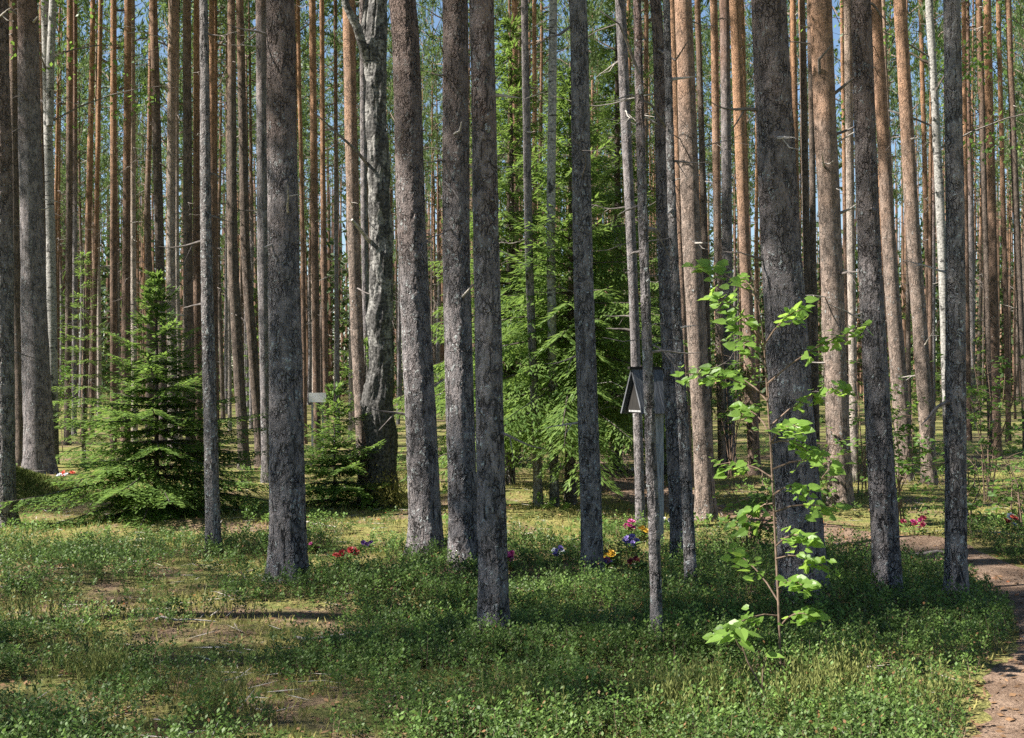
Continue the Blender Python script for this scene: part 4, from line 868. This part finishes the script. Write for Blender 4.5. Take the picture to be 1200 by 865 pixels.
def shrublets(nc, y0, y1, per, rad, hgt, leaves, L, Wr, mat, name, label, power=1.0, dens=cover_density):
    """sprigs gathered in low mounds: nc candidate mounds, per sprigs per square decimetre"""
    cx, cy = scatter(nc, y0, y1, power=power); k = rng.random(nc) < dens(cx, cy); cx, cy = cx[k], cy[k]
    cr = rng.uniform(.5, 1.5, len(cx))*rad; cn = np.maximum(3, (per*(cr/.1)**2*rng.uniform(.5, 1.3, len(cx))).astype(int)); ch = rng.uniform(.55, 1.25, len(cx))
    x = np.repeat(cx, cn); y = np.repeat(cy, cn); r_ = np.repeat(cr, cn); H = np.repeat(ch, cn); m = len(x)
    a = rng.uniform(0, 6.28, m); q = np.sqrt(rng.random(m))**1.1; dx, dy = np.cos(a)*q*r_, np.sin(a)*q*r_; x = x+dx; y = y+dy
    ok = path_dist(x, y) > .02; x, y, q, H, dx, dy = (v[ok] for v in (x, y, q, H, dx, dy)); m = len(x)
    hh = hgt*H*(1.1-.65*q*q)*rng.uniform(.65, 1.15, m); lean = np.stack([dx, dy], 1)*1.5+rng.normal(0, .14, (m, 2))
    t = np.tile(np.linspace(.22, 1, leaves)**.8, (m, 1))+rng.uniform(-.05, .05, (m, leaves))
    P = np.stack([x[:, None]+lean[:, :1]*hh[:, None]*t, y[:, None]+lean[:, 1:]*hh[:, None]*t, np.repeat(h(x, y)[:, None], leaves, 1)+hh[:, None]*t], -1).reshape(-1, 3)
    a = ((np.arange(leaves)*2.4)[None]+rng.uniform(0, 6.28, (m, 1))+rng.uniform(-.4, .4, (m, leaves))).ravel(); el = (t*1.0-.1+rng.uniform(-.3, .3, t.shape)).ravel()
    D = np.stack([np.cos(a), np.sin(a), el], 1); P = P+D*rng.uniform(0, .012, len(a))[:, None]
    ll = rng.uniform(.6, 1.25, len(a))*L
    V, Fq = diamonds(P, D, np.stack([rng.normal(0, .35, len(a)), rng.normal(0, .35, len(a)), np.ones(len(a))], 1), ll, ll*Wr, .55)
    Vs, Fs = diamonds(np.stack([x, y, h(x, y)], 1), np.concatenate([lean, np.ones((m, 1))], 1), rand_dirs(m), hh, np.full(m, .004), .3)
    o = obj(name, mesh(name, np.concatenate([V, Vs]), [Fq, Fs+len(V)], [M[mat], M['stem']], np.concatenate([np.zeros(len(Fq)), np.ones(len(Fs))]))); tag(o, label, 'undergrowth', None, 'stuff'); return o
shrublets(1750, 4.6, 8.0, 5.5, .16, .15, 16, .021, .6, 'berry', 'lingonberry_undergrowth', 'dense low lingonberry sprigs with small leathery leaves over the forest floor', .9)
shrublets(2150, 8.0, 12.6, 3.6, .17, .16, 13, .026, .6, 'berry', 'lingonberry_undergrowth', 'dense low lingonberry sprigs with small leathery leaves over the forest floor', .9)
shrublets(1100, 4.6, 12.2, 3.6, .13, .19, 16, .024, .62, 'berry_light', 'bilberry_undergrowth', 'lighter green bilberry sprigs mixed through the ground cover', .9)
shrublets(1500, 12.2, 30.0, 1.8, .22, .17, 11, .045, .6, 'berry_light', 'far_undergrowth', 'patchy low berry plants on the ground among the rear trees', 1.1)
# moss tips
def moss_d(x, y):
    n1 = np.sin(1.3*x+2.2*y)+np.sin(2.6*x-1.4*y+1)+np.sin(4.1*x+3.3*y+.4); return np.clip(.62+.3*n1, 0.05, 1)*(path_dist(x, y) > .0)
x, y = scatter(90000, 4.5, 20, power=.9); k = rng.random(len(x)) < moss_d(x, y); x, y = x[k], y[k]; m = len(x)
D = rand_dirs(m)*.55+np.array([0, 0, 1]); V, Fq = diamonds(np.stack([x, y, h(x, y)-.004], 1), D, rand_dirs(m), rng.uniform(.025, .065, m), rng.uniform(.006, .014, m), .5)
o = obj('moss_carpet', mesh('moss_carpet', V, [Fq], [M['moss']])); tag(o, 'yellow-green feather moss carpeting the forest floor', 'moss', None, 'stuff')
M['moss_green'] = leaf_mat('cushion_moss', (.06, .085, .02), (.15, .18, .045), .2, .8, .1, sc=2)
x = rng.normal(-6.85, .62, 16000); y = rng.normal(16.1, .55, 16000); m = len(x); D = rand_dirs(m)*.6+np.array([0, -.2, .8])
V, Fq = diamonds(np.stack([x, y, h(x, y)-.004], 1), D, rand_dirs(m), rng.uniform(.03, .07, m), rng.uniform(.01, .02, m), .5)
o = obj('mound_moss', mesh('mound_moss', V, [Fq], [M['moss_green']])); tag(o, 'dark green moss covering the low mound beside the stout pine', 'moss', None, 'stuff')
# fallen leaves and needles
def litter_d(x, y): return np.clip(1.15-moss_d(x, y)*.8, .1, 1)
x, y = scatter(34000, 4.5, 24, power=.9); k = rng.random(len(x)) < np.where(path_dist(x, y) < .1, 1.0, litter_d(x, y)*.75); x, y = x[k], y[k]; m = len(x)
D = rand_dirs(m)*np.array([1, 1, .25]); V, Fq = diamonds(np.stack([x, y, h(x, y)+.012], 1), D, rand_dirs(m)*.5+np.array([0, 0, 1]), rng.uniform(.02, .055, m), rng.uniform(.008, .03, m), .5)
o = obj('fallen_leaves', mesh('fallen_leaves', V, [Fq], [M['litter']])); tag(o, 'dry brown leaves and needles littering moss and footpath', 'litter', None, 'stuff')
# thin dry twigs on the ground
x, y = scatter(1300, 4.5, 18); k = path_dist(x, y) > .05; x, y = x[k], y[k]; m = len(x); D = rand_dirs(m)*np.array([1, 1, .12])
V, Fq = diamonds(np.stack([x, y, h(x, y)+.02], 1), D, np.tile((0., -.5, 1.), (m, 1)), rng.uniform(.06, .3, m), rng.uniform(.004, .009, m), .5)
o = obj('fallen_twigs', mesh('fallen_twigs', V, [Fq], [M['palewood']])); tag(o, 'thin dry twigs scattered over the forest floor', 'twigs', None, 'stuff')
# heather stalks
HP = []
for (u, v, ru, rv, n) in [(830, 830, 45, 24, 260), (765, 835, 30, 20, 120), (935, 838, 60, 24, 260), (985, 815, 40, 20, 160), (1090, 845, 40, 16, 90), (255, 848, 40, 14, 70), (110, 800, 60, 20, 120), (620, 845, 60, 14, 70), (30, 730, 40, 14, 60)]:
    for i in range(int(n*.6)): HP.append(gp(R.gauss(u, ru*.5), min(885, R.gauss(v, rv*.5)))+(R.uniform(.10, .24),))
HP = np.array(HP); hx, hy, hh = HP.T; m = len(hx); nl = 16
lean = rng.normal(0, .2, (m, 2)); t = np.tile(np.linspace(.1, 1, nl), (m, 1))
P = np.stack([hx[:, None]+lean[:, :1]*hh[:, None]*t, hy[:, None]+lean[:, 1:]*hh[:, None]*t, h(hx, hy)[:, None]+hh[:, None]*t], -1).reshape(-1, 3)
D = rand_dirs(len(P))*.55+np.array([0, 0, 1]); V, Fq = diamonds(P, D, rand_dirs(len(P)), rng.uniform(.018, .034, len(P)), np.full(len(P), .0075), .4)
Ps = np.stack([hx, hy, h(hx, hy)], 1); Ds = np.stack([lean[:, 0], lean[:, 1], np.ones(m)], 1); V2, F2 = diamonds(Ps, Ds, rand_dirs(m), hh, np.full(m, .006), .3)
o = obj('heather', mesh('heather', np.concatenate([V, V2]), [Fq, F2+len(V)], [M['heather']])); tag(o, 'olive heather stalks standing in tufts along the front', 'heather', None, 'stuff')
# grass wisps
x, y = scatter(2600, 4.6, 22); k = (rng.random(len(x)) < .35+.4*(y > 12)) & (path_dist(x, y) > 0); x, y = x[k], y[k]; m = len(x)
D = rand_dirs(m)*.5+np.array([0, 0, 1]); V, Fq = diamonds(np.stack([x, y, h(x, y)], 1), D, rand_dirs(m), rng.uniform(.07, .2, m), rng.uniform(.004, .009, m), .35)
o = obj('grass', mesh('grass', V, [Fq], [M['grass']])); tag(o, 'thin grass blades sprouting from the moss', 'grass', None, 'stuff')
# countable fallen sticks
def stick(u, v, L, a, r, label, mat='palewood', seed=1):
    X, Y = gp(u, v); rr = random.Random(seed); mb = MB(); pts = []
    for i in range(8):
        t = (i/7-.5)*L; px, py = X+math.cos(a)*t+rr.gauss(0, .012), Y+math.sin(a)*t+rr.gauss(0, .012); pts.append((px, py, hz(px, py)+r*1.2+abs(rr.gauss(0, .015))))
    pts = [(p[0]-X, p[1]-Y, p[2]-hz(X, Y)) for p in pts]; tube(mb, pts, [r*(1-.09*i) for i in range(8)], 7)
    o = obj('fallen_branch', mb.build('fallen_branch', [M[mat]], True), None, (X, Y, hz(X, Y))); tag(o, label, 'branch')
stick(395, 744, .55, .15, .012, 'short dry stick on the bare patch below the thick furrowed pine', seed=1)
stick(215, 735, .4, .1, .010, 'thin grey stick on the sparse ground below the thin grey front pine', seed=2)
stick(1165, 634, .6, .5, .016, 'pale stick on the moss right of the straight bluish pine', seed=3)
stick(1070, 655, .9, .1, .03, 'dark rotten branch bordering the footpath between the two front pines', 'twig', 4)
stick(372, 622, .7, -.8, .012, 'pale slanting twig behind the red flowers', seed=5)

# ------------------------------------------------------------------ light, sky, camera
sun = bpy.data.lights.new('sun', 'SUN'); sun.energy = 5.0; sun.angle = math.radians(.53); sun.color = (1.0, .945, .86)
so = bpy.data.objects.new('sun', sun); col.objects.link(so); so.rotation_euler = SD.to_track_quat('Z', 'Y').to_euler(); so.location = (-20, -10, 30)
w = bpy.data.worlds.new('World'); scene.world = w; w.use_nodes = True
nt = w.node_tree; bg = nt.nodes['Background']; sky = nt.nodes.new('ShaderNodeTexSky'); sky.sky_type = 'NISHITA'; sky.sun_disc = False
sky.sun_elevation = SUN_E; sky.sun_rotation = math.atan2(SD.x, SD.y); sky.air_density = 1.0; sky.dust_density = .2; sky.ozone_density = 2.5
nt.links.new(sky.outputs[0], bg.inputs[0]); bg.inputs[1].default_value = .052
cam = bpy.data.cameras.new('camera'); co = bpy.data.objects.new('camera', cam); col.objects.link(co)
co.location = (0, 0, EYE); co.rotation_euler = (PI/2, 0, 0); cam.sensor_width = 36; cam.lens = 36*F/1200; cam.shift_y = (HZ-432.5)/1200; cam.clip_end = 1500; cam.clip_start = .05
scene.camera = co
vs = scene.view_settings; vs.view_transform = 'Standard'; vs.look = 'None'; vs.gamma = 1; vs.exposure = 1.62; vs.use_curve_mapping = False
scene.render.engine = 'CYCLES'; scene.cycles.use_denoising = False
scene.cycles.max_bounces = 7; scene.cycles.diffuse_bounces = 3; scene.cycles.transmission_bounces = 4; scene.cycles.glossy_bounces = 2
scene.cycles.sample_clamp_indirect = 6
